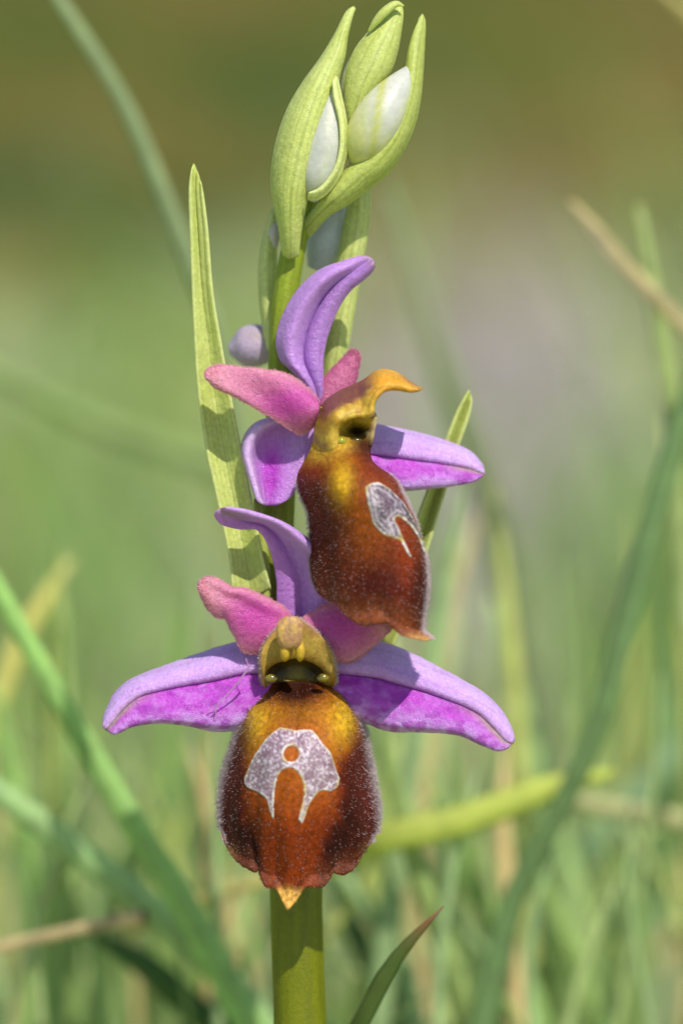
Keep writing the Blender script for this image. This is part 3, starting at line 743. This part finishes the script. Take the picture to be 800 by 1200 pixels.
def marking(poly, hole_, base, parent, in_c, seed, lift=.8, inner=0.0, dark=0.0):
    """the shiny mirror on the lip: the cells of the lip grid inside the outline, raised a little"""
    fr, n, u, v, x, y, c = base
    s = sdf(poly, x + 1.2 * (fbm(x / 4, y / 4, seed) - .5), y + 1.2 * (fbm(x / 4, y / 4, seed + 5) - .5))
    if hole_ is not None: s = np.maximum(s, -sdf(hole_, x, y))
    q = (s[:-1, :-1] < .6) & (s[1:, 1:] < .6) & (s[1:, :-1] < .6) & (s[:-1, 1:] < .6)
    P = fr + n * (lift * sm(.7, -2, s) + .25 + .55 * np.exp(-((s + 1.3) / 1.1) ** 2))[..., None]
    i, j = np.nonzero(q); w = x.shape[1]
    F = np.stack([i * w + j, i * w + j + 1, (i + 1) * w + j + 1, (i + 1) * w + j], -1)
    used, inv = np.unique(F.ravel(), return_inverse=True)
    g = fbm(x / 2.2, y / 2.2, seed + 1)
    col = mix(in_c, lin(222, 208, 220), .8 * sm(.46, .74, g))  # glitter painted into the colour as pale noise flecks
    col = mix(col, lin(120, 74, 96), .5 * sm(.5, .25, fbm(x / 7, y / 7, seed + 2)))
    edge_c = mix(lin(232, 224, 212), lin(204, 178, 92), sm(.4, .7, fbm(x / 16, y / 9, seed + 6)))
    col = col * (1 - dark)
    col = mix(col, lin(206, 190, 196), inner * np.exp(-((s + 6.2) / 1.2) ** 2) * sm(.25, .6, fbm(x / 8, y / 8, seed + 7)))
    col = mix(col, edge_c, (.4 + .6 * sm(.3, .65, fbm(x / 5, y / 5, seed + 8))) * np.exp(-((s + .9) / 1.15) ** 2))
    o = mesh_obj("lip_marking", W(P.reshape(-1, 3)[used]), inv.reshape(-1, 4), M_MIRROR, parent, col.reshape(-1, 3)[used], recalc=False)
    # faces must look outward (toward the camera side)
    me = o.data; nz = np.zeros(len(me.polygons) * 3); me.polygons.foreach_get('normal', nz)
    if (nz.reshape(-1, 3) @ FWD).mean() > 0: me.flip_normals()
    return o
marking(spec_low, hole, LK[0], lowf, lin(146, 118, 130), 3)

# fuzz: short hairs on the velvet, a few coloured pale as painted glints, long pale ones on the flanks
def hair_tone(u, v, c, rg):
    n = len(u); pale = np.tile(lin(236, 220, 224), (n, 1)); k = np.clip(sm(.88, .97, np.abs(u)) * .9 + (rg.random(n) < .15), 0, 1)
    return c * .9 * (1 - k[:, None]) + pale * k[:, None]
hairs("lip_hair", M_HAIR, lowf, LK[0], 14000, lambda u, v: 1.8 + 6.5 * sm(.8, .98, np.abs(u)) * (1 - .45 * sm(.75, 1, v)), .2, hair_tone,
      lambda u, v, x, y: (.5 + .3 * sm(.7, .9, np.abs(u)) + 2.4 * sm(.9, .99, np.abs(u)) + .7 * sm(.9, .97, v)) * (1 - .93 * (sdf(spec_low, x, y) < 2)) * sm(.02, .1, v), seed=3)

# column of the lower flower: a yellow hood round the dark stigma hollow
def loop(pts, d):
    return [(p[0], p[1], (d(p) if callable(d) else d)) for p in pts]
out_l = [(334, 728), (322, 738), (312, 750), (305.5, 764), (304.5, 782), (307, 800), (313, 812), (330, 819), (346, 821), (366, 819), (386, 813), (394, 800), (393, 781), (389, 764), (381, 750), (370, 739), (357, 729), (346, 724)]
def scal(pts, cx, cy, k, kx=None): return [(cx + (p[0] - cx) * (kx or k), cy + (p[1] - cy) * k) for p in pts]
cav = [(334, 773), (322, 777), (314, 783), (311, 790), (312, 797), (317, 802), (326, 805), (336, 807), (346, 807), (357, 807), (368, 805), (377, 802), (382, 796), (381, 789), (376, 782), (367, 776), (356, 772), (345, 770)]
def hd(d0): return lambda p: d0 - 52 * float(sm(792, 812, p[1]))
midr = [((a[0] * .45 + b[0] * .55), (a[1] * .45 + b[1] * .55)) for a, b in zip(out_l, cav)]
HOOD = [loop(out_l, hd(-36)), loop(scal(out_l, 350, 775, 1.0), hd(-8)), loop(scal(out_l, 350, 775, .985), hd(12)), loop(scal(out_l, 350, 775, .94), hd(15)), loop(midr, hd(13)),
        loop(cav, hd(6)), loop(scal(cav, 346, 787, .9), hd(-8)), loop(scal(cav, 346, 791, .6), -18), loop(scal(cav, 346, 792, .25), -20)]
def hood_col(p, x, y):
    c = mix(lin(178, 146, 58), lin(146, 110, 40), sm(.25, .75, fbm(x / 7, y / 7)))
    c = mix(c, lin(196, 170, 84), .4 * sm(3, 4, p) * sm(5, 4, p)); c = mix(c, lin(126, 70, 40), .5 * sm(4.3, 5.2, p) * sm(.4, .7, fbm(x / 3, y / 3, 7)))
    c = mix(c, lin(150, 104, 92), .85 * sm(756, 730, y) * sm(4.2, 2, p)); c = mix(c, lin(196, 180, 150), sm(2.8, 1.6, p) * .6)
    c = mix(c, lin(78, 54, 16), sm(5.1, 6.0, p)); c = mix(c, lin(138, 122, 26), .95 * sm(5.6, 6.4, p) * gs(x, y, 348, 793, 15, 10))
    c = mix(c, lin(34, 16, 8), .95 * sm(5.2, 5.8, p) * np.clip(gs(x, y, 328, 786, 11, 8) + gs(x, y, 367, 786, 10, 8), 0, 1))
    return c * speck(x, y, .14, 3)
HK = []
rings("column", M_COLUMN, lowf, HOOD, hood_col, sub=7, seg=120, keep=HK)
hairs("column_hair", M_HAIR, lowf, HK[0], 1500, lambda u, v: 3.6 + 0 * u, .26, lambda u, v, c, rg: np.tile(lin(226, 206, 190), (len(u), 1)),
      lambda u, v, x, y: sm(.4, 1, v) * sm(3, 2.2, v) * sm(806, 795, y), droop=0, seed=6)
blob("anther_cap", M_COLUMN, lowf, (339.5, 741, 40), (15.5, 19.5, 10), lambda x, y: mix(mix(lin(196, 160, 84), lin(172, 130, 92), sm(.3, .7, fbm(x / 5, y / 9, 1))), lin(150, 108, 88), .6 * np.exp(-((x - 339) / 2.6) ** 2)) * speck(x, y, .2, 3), seed=2, sq=.78, groove=.22, seg=48)
for i, (px, py) in enumerate(((334, 764), (351.5, 764))):
    tube("pollen_stalk", M_COLUMN, lowf, [(px + (3 if i == 0 else -3), py - 14, 30), (px, py - 4, 36), (px, py + 5, 35), (px, py + 10, 30)], [4.5, 5.6, 5.2, 2], lambda a, v, x, y: np.tile(lin(190, 156, 40), (len(x), 1)), n=16, seg=16)
for px, py in ((318, 795), (378, 794.5)):
    blob("gland", M_GLOSS, lowf, (px, py, 19), (7.6, 5.0, 5), lambda x, y: mix(np.tile(lin(120, 110, 24), x.shape + (1,)), lin(40, 26, 8), gs(x, y, px + (6 if px < 340 else -6), py - 3, 5, 4)), nz=.02)

# ================= upper flower: turned to the right
upf = tube("flower", M_GREEN, orchid, [(340, 560, -84), (350, 532, -86), (362, 505, -78), (378, 482, -60)], [14, 16, 16, 12], BODY_G, n=24, seg=24)
upf['label'] = "upper flower turned to the side"
petal("dorsal_sepal", M_PETAL, upf,
      [(366, 478), (358, 452), (340, 433), (327, 420), (323, 396), (332, 366), (350, 337), (374, 316), (400, 306), (417, 300.5), (428, 299)],
      [(380, 478), (379, 455), (379, 435), (380, 414), (387, 386), (399, 358), (412, 340), (424, 330), (435, 320), (440, 312)],
      [(366, 478), (373, 482), (380, 478)], [(428, 299), (436, 303), (440, 312)],
      lambda u, v, x, y: -44 + 10 * v + 26 * v ** 3 + 22 * np.exp(-((u + .45) / .38) ** 2) * sm(.02, .25, v) * sm(1.05, .7, v) - 9 * np.exp(-((u - .12) / .12) ** 2) * sm(.9, .6, v) + 9 * np.exp(-((u - .55) / .4) ** 2) * sm(0, .3, v),
      lambda u, v, x, y: mix(mix(lin(210, 160, 234), lin(188, 136, 216), np.clip(sm(.0, .3, u) * .6 + .45 * sm(.6, .95, np.cos(u * 15 + 2 * fbm(v * 4, u * 2, 3))) * fbm(v * 12, u * 8, 2), 0, 1)), OLV, .5 * sm(.94, 1, v)) * speck(x, y, .15, 1.6), T=5.5, nu=64, nv=110, seed=11)
cr_u = lambda v: -.12 + .10 * v
petal("lateral_sepal", M_PETAL, upf,
      [(410, 496), (434, 496), (467, 501), (514, 513), (548, 527), (562, 541), (566, 549)],
      [(410, 572), (440, 576), (472, 576), (514, 572), (540, 568), (553, 565), (561, 561)],
      [(410, 496), (408, 530), (410, 572)], [(566, 549), (567.7, 556), (561, 561)],
      lateral_depth(cr_u, -26, -26), lateral_col(cr_u, 0, 0, 12), T=5.5, nu=64, nv=100, wob=.6, seed=12)
petal("lateral_sepal", M_PETAL, upf,
      [(352, 490), (330, 488), (312, 490), (296, 497), (285, 512), (282, 530), (287, 548), (293, 566), (300, 584), (307, 590)],
      [(372, 508), (367, 526), (361, 542), (355, 558), (348, 572), (341, 582), (334, 588), (327, 591)],
      [(352, 490), (366, 496), (372, 508)], [(307, 590), (313, 592.5), (320, 592.5), (327, 591)],
      lambda u, v, x, y: -42 + 10 * v + 26 * np.exp(-((u + .80) / .20) ** 2) * sm(.05, .35, v) - 6 * np.exp(-((u + .1) / .45) ** 2) - 14 * sm(-.9, -1, u) + 6 * np.exp(-((u + .45) / .08) ** 2) * sm(.6, .95, v),
      lambda u, v, x, y: mix(mix(mix(LAV, lin(196, 126, 214), .5), MAG, np.clip(1.0 * gs(x, y, 318, 548, 15, 30) + .5 * gs(x, y, 316, 570, 8, 22), 0, 1)), LAV2, .7 * sm(-.55, -.8, u) + .3 * gs(x, y, 350, 520, 14, 16)) * speck(x, y), T=5.5, nu=64, nv=90, seed=13)
petal("petal", M_PETAL, upf,
      [(374, 472), (366, 461), (356, 450), (342, 440), (326, 434), (309, 433), (288, 430), (265, 428), (252, 429)],
      [(370, 488), (366, 500), (360, 506), (350, 509), (336, 502), (315, 488), (295, 476), (275, 464), (254, 453)],
      [(374, 472), (374, 480), (370, 488)], [(252, 429), (242, 433), (239, 439), (244, 447), (254, 453)],
      lambda u, v, x, y: -14 + 50 * v + 12 * (1 - u * u) - 22 * v * v + 6 * np.cos(u * 2.2 + v * 5), PET(338, 472, 34, 20, 3), T=6.5, nu=54, nv=90, wob=1.6, seed=14, keep=k_); FUZZ['c'] = k_[-1]
petal("petal", M_PETAL, upf,
      [(372, 474), (375, 452), (384, 438), (396, 426), (405, 417), (412, 411)],
      [(398, 480), (408, 466), (415, 450), (418, 437), (420, 425), (420, 417)],
      [(372, 474), (386, 482), (398, 480)], [(412, 411), (418, 410), (420, 417)],
      lambda u, v, x, y: -46 - 10 * v + 8 * (1 - u * u), lambda u, v, x, y: mix(lin(212, 118, 160), lin(198, 100, 146), fbm(x / 8, y / 8)) * speck(x, y, .14), T=6, nu=44, nv=60, wob=1.2, seed=15, keep=k_); FUZZ['d'] = k_[-1]

def lip_up_col(u, v, x, y):
    n = fbm(x / 15, y / 15, 6.2)
    c = mix(lin(132, 60, 14), lin(116, 46, 12), n)
    c = mix(c, lin(92, 34, 22), .8 * sm(.35, -.85, u) * sm(540, 570, y))
    c = mix(c, lin(150, 76, 16), .85 * gs(x, y, 428, 612, 24, 46))
    c = mix(c, YEL, np.clip(.95 * gs(x, y, 402, 566, 13, 24), 0, 1))
    c = mix(c, lin(104, 36, 10), .8 * gs(x, y, 440, 548, 20, 28))
    c = mix(c, MAR, np.clip(1.1 * gs(x, y, 446, 690, 48, 36) + .8 * gs(x, y, 490, 690, 18, 40) + .35 * gs(x, y, 385, 640, 20, 40), 0, 1))
    c = mix(c, lin(136, 50, 14), .8 * gs(x, y, 474, 650, 11, 42))
    yk = sm(552, 520, y + .42 * (x - 385) * (x > 385) + 10 * (n - .5))
    c = mix(c, mix(lin(206, 172, 58), lin(188, 146, 40), n), yk * (1 - .0 * u))
    c = mix(c, lin(64, 22, 12), .95 * gs(x, y, 425, 524, 14, 13)); c = mix(c, lin(26, 16, 6), .97 * np.clip(1.2 * gs(x, y, 418, 505, 18, 13), 0, 1))
    bot = sm(.80, .98, v + .05 * (n - .5)) * sm(1.02, .7, u)
    c = mix(c, lin(140, 78, 46), .7 * bot * (.4 + 1.1 * fbm(x / 5, y / 5, 12))); c = mix(c, lin(206, 150, 84), sm(738, 749, y) * sm(465, 490, x))
    sp = sm(.80, .90, vnoise(x / 1.6, y / 1.6, 9)) * .10
    return mix(c, lin(190, 130, 110), sp * sm(540, 580, y)) * speck(x, y, .3, 3)
def lip_up_d(u, v, x, y):
    A = 34 + 62 * sm(.05, .45, v) - 8 * sm(.8, 1, v)
    left_ = 1 - np.abs((u - .45) / 1.45) ** 2.1
    right_ = .12 + .88 * np.sqrt(np.clip(1 - ((u - .45) / .56) ** 2, 0, 1))
    d = -14 + A * np.where(u < .45, left_, right_)
    d = d - 26 * gs(x, y, 417, 507, 16, 10) + 7 * gs(x, y, 398, 560, 14, 26) + 10 * np.exp(-((x - 385) / 12) ** 2) * sm(545, 500, y)
    d = d + 10 * sm(.92, 1, v) * sm(.9, .5, u) + 16 * sm(735, 750, y)
    return d
UK = []
petal("lip", M_LIP, upf,
      [(374, 476), (370, 500), (366, 520), (357, 540), (348.4, 556), (350, 575), (361, 600), (362.5, 635), (363, 658), (366, 675), (371, 688)],
      [(441, 486), (438, 505), (434, 522), (437, 541), (462, 561), (474, 582), (485, 607), (497, 641), (501.5, 681), (499, 708), (496, 728), (497, 740), (508, 749)],
      [(374, 476), (400, 480), (441, 486)],
      [(371, 688), (378, 699), (386, 705), (395, 705.5), (399, 711), (402, 716), (408, 724), (416, 729), (424, 733), (433, 733.5), (446, 731), (456, 731), (463, 737), (470, 743), (480, 747), (490, 749.5), (500, 751), (508, 749)],
      lip_up_d, lip_up_col, T=6.5, nu=220, nv=280, wob=1.0, seed=16, edge=6, keep=UK)
spec_up = [(427.7, 571.7), (434, 568.5), (441.9, 567.4), (449, 571), (456, 576), (463, 583), (470.3, 590), (476, 598), (481.6, 607), (486, 615), (490, 624), (494, 633), (497, 645), (494.4, 648), (491, 639), (487.3, 629.8), (482, 622), (476, 614.6), (469, 609), (463, 606), (459.5, 608.6), (462, 615), (465.6, 622), (470, 632), (474.5, 642), (480, 654), (477, 653), (473, 645), (467.4, 634), (459, 630), (450.4, 627), (444, 621), (439, 614.6), (436, 608), (434.8, 600), (431, 587)]
marking(spec_up, None, UK[0], upf, lin(112, 92, 106), 13, inner=.6, dark=.42)
hairs("lip_hair", M_HAIR, upf, UK[0], 12000, lambda u, v: 1.9 + 2.4 * sm(.85, .98, np.abs(u)), .21, hair_tone,
      lambda u, v, x, y: (.6 + .8 * sm(.93, .99, np.abs(u))) * (1 - .93 * (sdf(spec_up, x, y) < 2)) * sm(545, 590, y), droop=.3, seed=4)

# column of the upper flower seen from the side, with its beak
def col_up(a, v, x, y):
    c = mix(mix(lin(204, 172, 66), lin(176, 136, 44), sm(.3, .7, fbm(x / 7, y / 9, 2))), lin(206, 152, 36), sm(.4, .8, v))
    c = mix(c, lin(112, 62, 56), .95 * sm(.05, -.35, a + .5 * (fbm(x / 8, y / 8, 5) - .5)) * sm(.14, .26, v) * sm(.74, .55, v)); c = mix(c, lin(140, 84, 60), .7 * sm(.2, -.5, a) * sm(.78, .9, v))
    c = mix(c, lin(200, 180, 150), .5 * sm(-.6, -1, a) * sm(.25, .1, v))
    c = mix(c, lin(224, 160, 44), .9 * gs(x, y, 450, 448, 12, 9)); c = mix(c, lin(170, 120, 60), .5 * sm(.86, 1, v))
    return c * speck(x, y, .14, 3)
petal("column", M_COLUMN, upf,
      [(366, 524), (368, 505), (372, 486), (379, 472), (390, 462), (404, 455), (418, 449), (429, 443), (437, 436.5), (447, 433), (458, 434), (468, 438.5), (477, 446), (487, 453), (493, 454.5)],
      [(401, 524), (397, 512), (398, 502), (403, 495), (411, 490.5), (420, 489), (430, 489.5), (438, 486), (438, 477), (441, 468), (448, 460.5), (457, 457.5), (468, 457.5), (480, 459), (492, 457)],
      [(366, 524), (384, 529), (401, 524)], [(493, 454.5), (495, 455.5), (492, 457)],
      lambda u, v, x, y: -14 + 46 * np.sin(np.pi / 2 * np.clip((u + 1) / 1.5, 0, 1)) - 8 * sm(.6, 1, u) + 8 * gs(x, y, 392, 486, 12, 12) - 7 * gs(x, y, 424, 470, 7, 16) + 7 * np.exp(-((u - .78) / .14) ** 2) * sm(.2, .4, v) * sm(.8, .6, v) + 8 * v,
      col_up, T=6, nu=60, nv=150, wob=.5, seed=31, edge=5)
petal("stigma_wall", M_COLUMN, upf,
      [(420, 484), (424, 496), (424, 508), (420, 522)], [(438, 482), (441.5, 490), (439, 503), (435, 524)], [(420, 484), (430, 480), (438, 482)], [(420, 522), (428, 526), (435, 524)],
      lambda u, v, x, y: 4 + 10 * u, lambda u, v, x, y: mix(mix(lin(196, 176, 130), lin(150, 120, 60), fbm(x / 4, y / 5, 2)), lin(70, 34, 14), np.clip(gs(x, y, 431, 503, 8, 4) + sm(510, 522, y), 0, 1)), T=6, nu=20, nv=40, seed=32)
blob("gland", M_GLOSS, upf, (399, 517, 26), (7, 5, 6), lambda x, y: np.tile(lin(150, 150, 30), x.shape + (1,)), nz=.02)
blob("gland", M_GLOSS, upf, (416, 516, 18), (9, 3.4, 4), lambda x, y: np.tile(lin(64, 54, 14), x.shape + (1,)), nz=.02)

# soft papillae along the rims of the petals
for key, par in (('a', lowf), ('b', lowf), ('c', upf), ('d', upf)):
    hairs("petal_hair", M_HAIR, par, FUZZ[key], 2200, lambda u, v: 1.9 + 0 * u, .3, lambda u, v, c, rg: np.clip(c * 1.15 + .16, 0, 1),
          lambda u, v, x, y: .12 + 3 * sm(.85, .98, np.maximum(np.abs(u), v)), droop=0, seed=9)

# ---- buds at the top
WHT, WHT2 = lin(206, 204, 194), lin(180, 184, 172)
def bud_white(a, v, x, y): return mix(mix(WHT, WHT2, fbm(x / 8, y / 16)), c_grl, .45 * sm(.5, .95, np.cos(a * 7 + 1.5 * v)) * fbm(a * 2, v * 6, 3)) * speck(x, y, .08)
budA = tube("flower_bud", M_BUD, orchid, [(366, 234, -30), (370, 214, -22), (380, 172, -14), (387, 132, -14), (393, 92, -16)], [7, 22, 25, 17, 4], bud_white, n=50, seg=28)
budA['label'] = "tallest bud on the left"
petal("bud_bract", M_GREEN, budA,
      [(331, 300), (327, 270), (320, 236), (317, 205), (323, 165), (336, 128), (354, 97), (376, 67), (394, 38), (404, 17), (409, 11)],
      [(350, 300), (353, 270), (360, 236), (370, 203), (382, 160), (392, 120), (399, 85), (404, 66), (407, 42), (412, 22), (417, 10)],
      [(331, 300), (340, 304), (350, 300)], [(409, 11), (414, 7), (417, 10)],
      lambda u, v, x, y: -38 + 34 * np.sin(np.pi * np.clip(v, 0, 1) ** .8) * (1 - .9 * np.abs(u) ** 2.2) + 12 * np.sin(np.pi * v), bract_col(1.05, .5, 7), T=6, nu=50, nv=120, seed=21)
petal("sepal_rim", M_GREEN, budA,
      [(361, 226), (374, 221), (387, 207), (396, 188), (399.5, 165), (398, 140), (392, 115), (390, 94)],
      [(361, 235), (377, 231.5), (394, 214), (403, 191), (407, 166), (405, 140), (400, 115), (394, 88)],
      [(362, 228), (361, 231), (362, 234)], [(393, 92), (393.5, 90), (394, 90)],
      lambda u, v, x, y: -4 + 6 * np.sin(np.pi * v) - 9 * u, bract_col(1.1, .9, 1), T=6, nu=12, nv=60, seed=22)
budB = tube("flower_bud", M_GREEN, orchid, [(408, 162, -40), (416, 128, -36), (427, 92, -34), (440, 58, -36), (456, 28, -38)], [8, 20, 26, 19, 4], lambda a, v, x, y: mix(WHT, c_grl, .5 + 0 * x), n=40, seg=26)
budB['label'] = "middle bud hooded at its tip"
petal("bud_bract", M_GREEN, budB,
      [(406, 162), (403, 140), (402.5, 108), (406, 82), (415, 58), (429, 40), (443, 26), (456, 12), (463, 3)],
      [(412, 158), (424, 132), (436, 112), (448, 97), (459, 82), (466, 60), (470, 36), (472, 16), (470, 6)],
      [(406, 162), (409, 164), (412, 158)], [(463, 4), (467, 1.5), (470, 6)],
      lambda u, v, x, y: -30 + 30 * np.sin(np.pi * np.clip(v, 0, 1) ** .8) * (1 - .8 * np.abs(u) ** 2.2), bract_col(1.02, .45, 5), T=6, nu=44, nv=90, seed=23)
tube("bud_tip", M_GREEN, budB, [(432, 37, -14), (443, 22, -10), (454, 11, -10), (464, 4.5, -12), (473, 7, -14)], [2, 5, 5.5, 4, 1], lambda a, v, x, y: mix(c_gr, c_grl, .4 + 0 * x), n=24, seg=16)
budC = tube("flower_bud", M_BUD, orchid, [(417, 196, -24), (427, 170, -12), (444, 138, -6), (462, 110, -10), (486, 74, -20)], [8, 25, 29, 22, 3], lambda a, v, x, y: mix(mix(mix(WHT, WHT2, fbm(x / 7, y / 12)), lin(204, 206, 130), np.clip(sm(.55, .05, v) * .8 + .55 * sm(4, 16, (420 + 40 * (1 - v)) + (v * 66 - 30) - x) + .5 * sm(.3, .9, np.cos(a * 2 + .8)) * sm(.2, .5, fbm(x / 6, y / 14, 3)), 0, 1)), lin(186, 190, 84), .9 * np.exp(-(((x - (420 + 40 * (1 - v)) - (v * 66 - 30)) / 4.5) ** 2))) * speck(x, y, .06), n=50, seg=30)
budC['label'] = "right bud with white sepals showing"
petal("bud_bract", M_GREEN, budC,
      [(352, 262), (372, 240), (390, 216), (409, 194), (428, 180), (447, 160), (461, 134), (470, 110), (475, 84), (479, 58), (486, 34), (491, 20)],
      [(362, 280), (384, 254), (410, 238), (432, 222), (454, 204), (473, 176), (486, 145), (492.5, 112), (495, 80), (496.5, 50), (497.5, 32), (497.5, 22)],
      [(352, 262), (355, 274), (362, 280)], [(491, 20), (495, 16), (497.5, 22)],
      lambda u, v, x, y: -32 - 24 * sm(.2, 0, v) + 36 * np.sin(np.pi * np.clip(v, 0, 1) ** .9) * (1 - .7 * np.abs(u) ** 2.0) - 4 * u, bract_col(.98, .35, 3), T=7, nu=40, nv=110, seed=24)
budD = tube("flower_bud", M_BUD, orchid, [(372, 315, -112), (380, 290, -108), (388, 260, -104), (394, 232, -100)], [13, 22, 20, 10], lambda a, v, x, y: mix(lin(206, 210, 206), lin(184, 192, 190), fbm(x / 9, y / 9)), n=30, seg=24)
budD['label'] = "pale bud hidden behind the stem"
budE = tube("flower_bud", M_PETAL, orchid, [(318, 404, -112), (300, 405, -116), (282, 408, -118), (268, 410, -118)], [20, 25, 21, 6], lambda a, v, x, y: mix(mix(lin(196, 172, 214), lin(214, 200, 210), fbm(x / 8, y / 8)), lin(168, 150, 140), .6 * gs(x, y, 298, 392, 16, 7)), n=30, seg=24)
budE['label'] = "small lavender bud on the left"
tube("flower_bud", M_BUD, orchid, [(321, 290, -84), (320, 274, -82), (321, 258, -80)], [5, 8, 4], lambda a, v, x, y: np.tile(lin(206, 196, 190), (len(x), 1)), n=20, seg=16)['label'] = "tiny pale bud tip beside the stem"

# ---- a torn cobweb thread on the lower left sepal
M_WEB = leafy("web_fibre", rough=.3, trans=.5)
def web():
    V0 = [[(292, 781, 18), (284, 793, 16), (272, 808, 13), (258, 823, 10), (250, 834, 8)], [(258, 823, 10), (248, 829, 8), (243, 836, 6)], [(256, 825, 10), (253, 834, 8), (254, 842, 6)], [(292, 781, 18), (288, 772, 14), (294, 776, 10)]]
    bm = bmesh.new()
    for k, p in enumerate(V0):
        Q = smooth_line(p, 14); prev = None
        for i, q in enumerate(Q):
            r = (1.5 if k == 0 else .9) * (1 - .4 * i / 13)
            ring = [bm.verts.new(Vector(W(np.array([q + np.array([math.cos(a) * r, math.sin(a) * r * .7, math.cos(a + 1) * r * .6])]))[0])) for a in (0, 1.57, 3.14, 4.71)]
            if prev:
                for j in range(4): bm.faces.new((prev[j], prev[(j + 1) % 4], ring[(j + 1) % 4], ring[j]))
            prev = ring
    me = bpy.data.meshes.new("cobweb_thread")
    c = W(np.array([(272, 808, 13)]))[0]
    for v_ in bm.verts: v_.co -= Vector(c)
    bm.to_mesh(me); bm.free()
    at = me.color_attributes.new("Col", 'FLOAT_COLOR', 'POINT')
    c4 = np.ones((len(me.vertices), 4), np.float32); c4[:, :3] = lin(214, 170, 216); at.data.foreach_set('color', c4.ravel())
    me.materials.append(M_WEB); o = bpy.data.objects.new("cobweb_thread", me); COL.objects.link(o); o.location = c
    o['label'] = "pale torn cobweb thread stuck across the lower left purple sepal"; o['category'] = 'cobweb'
web()
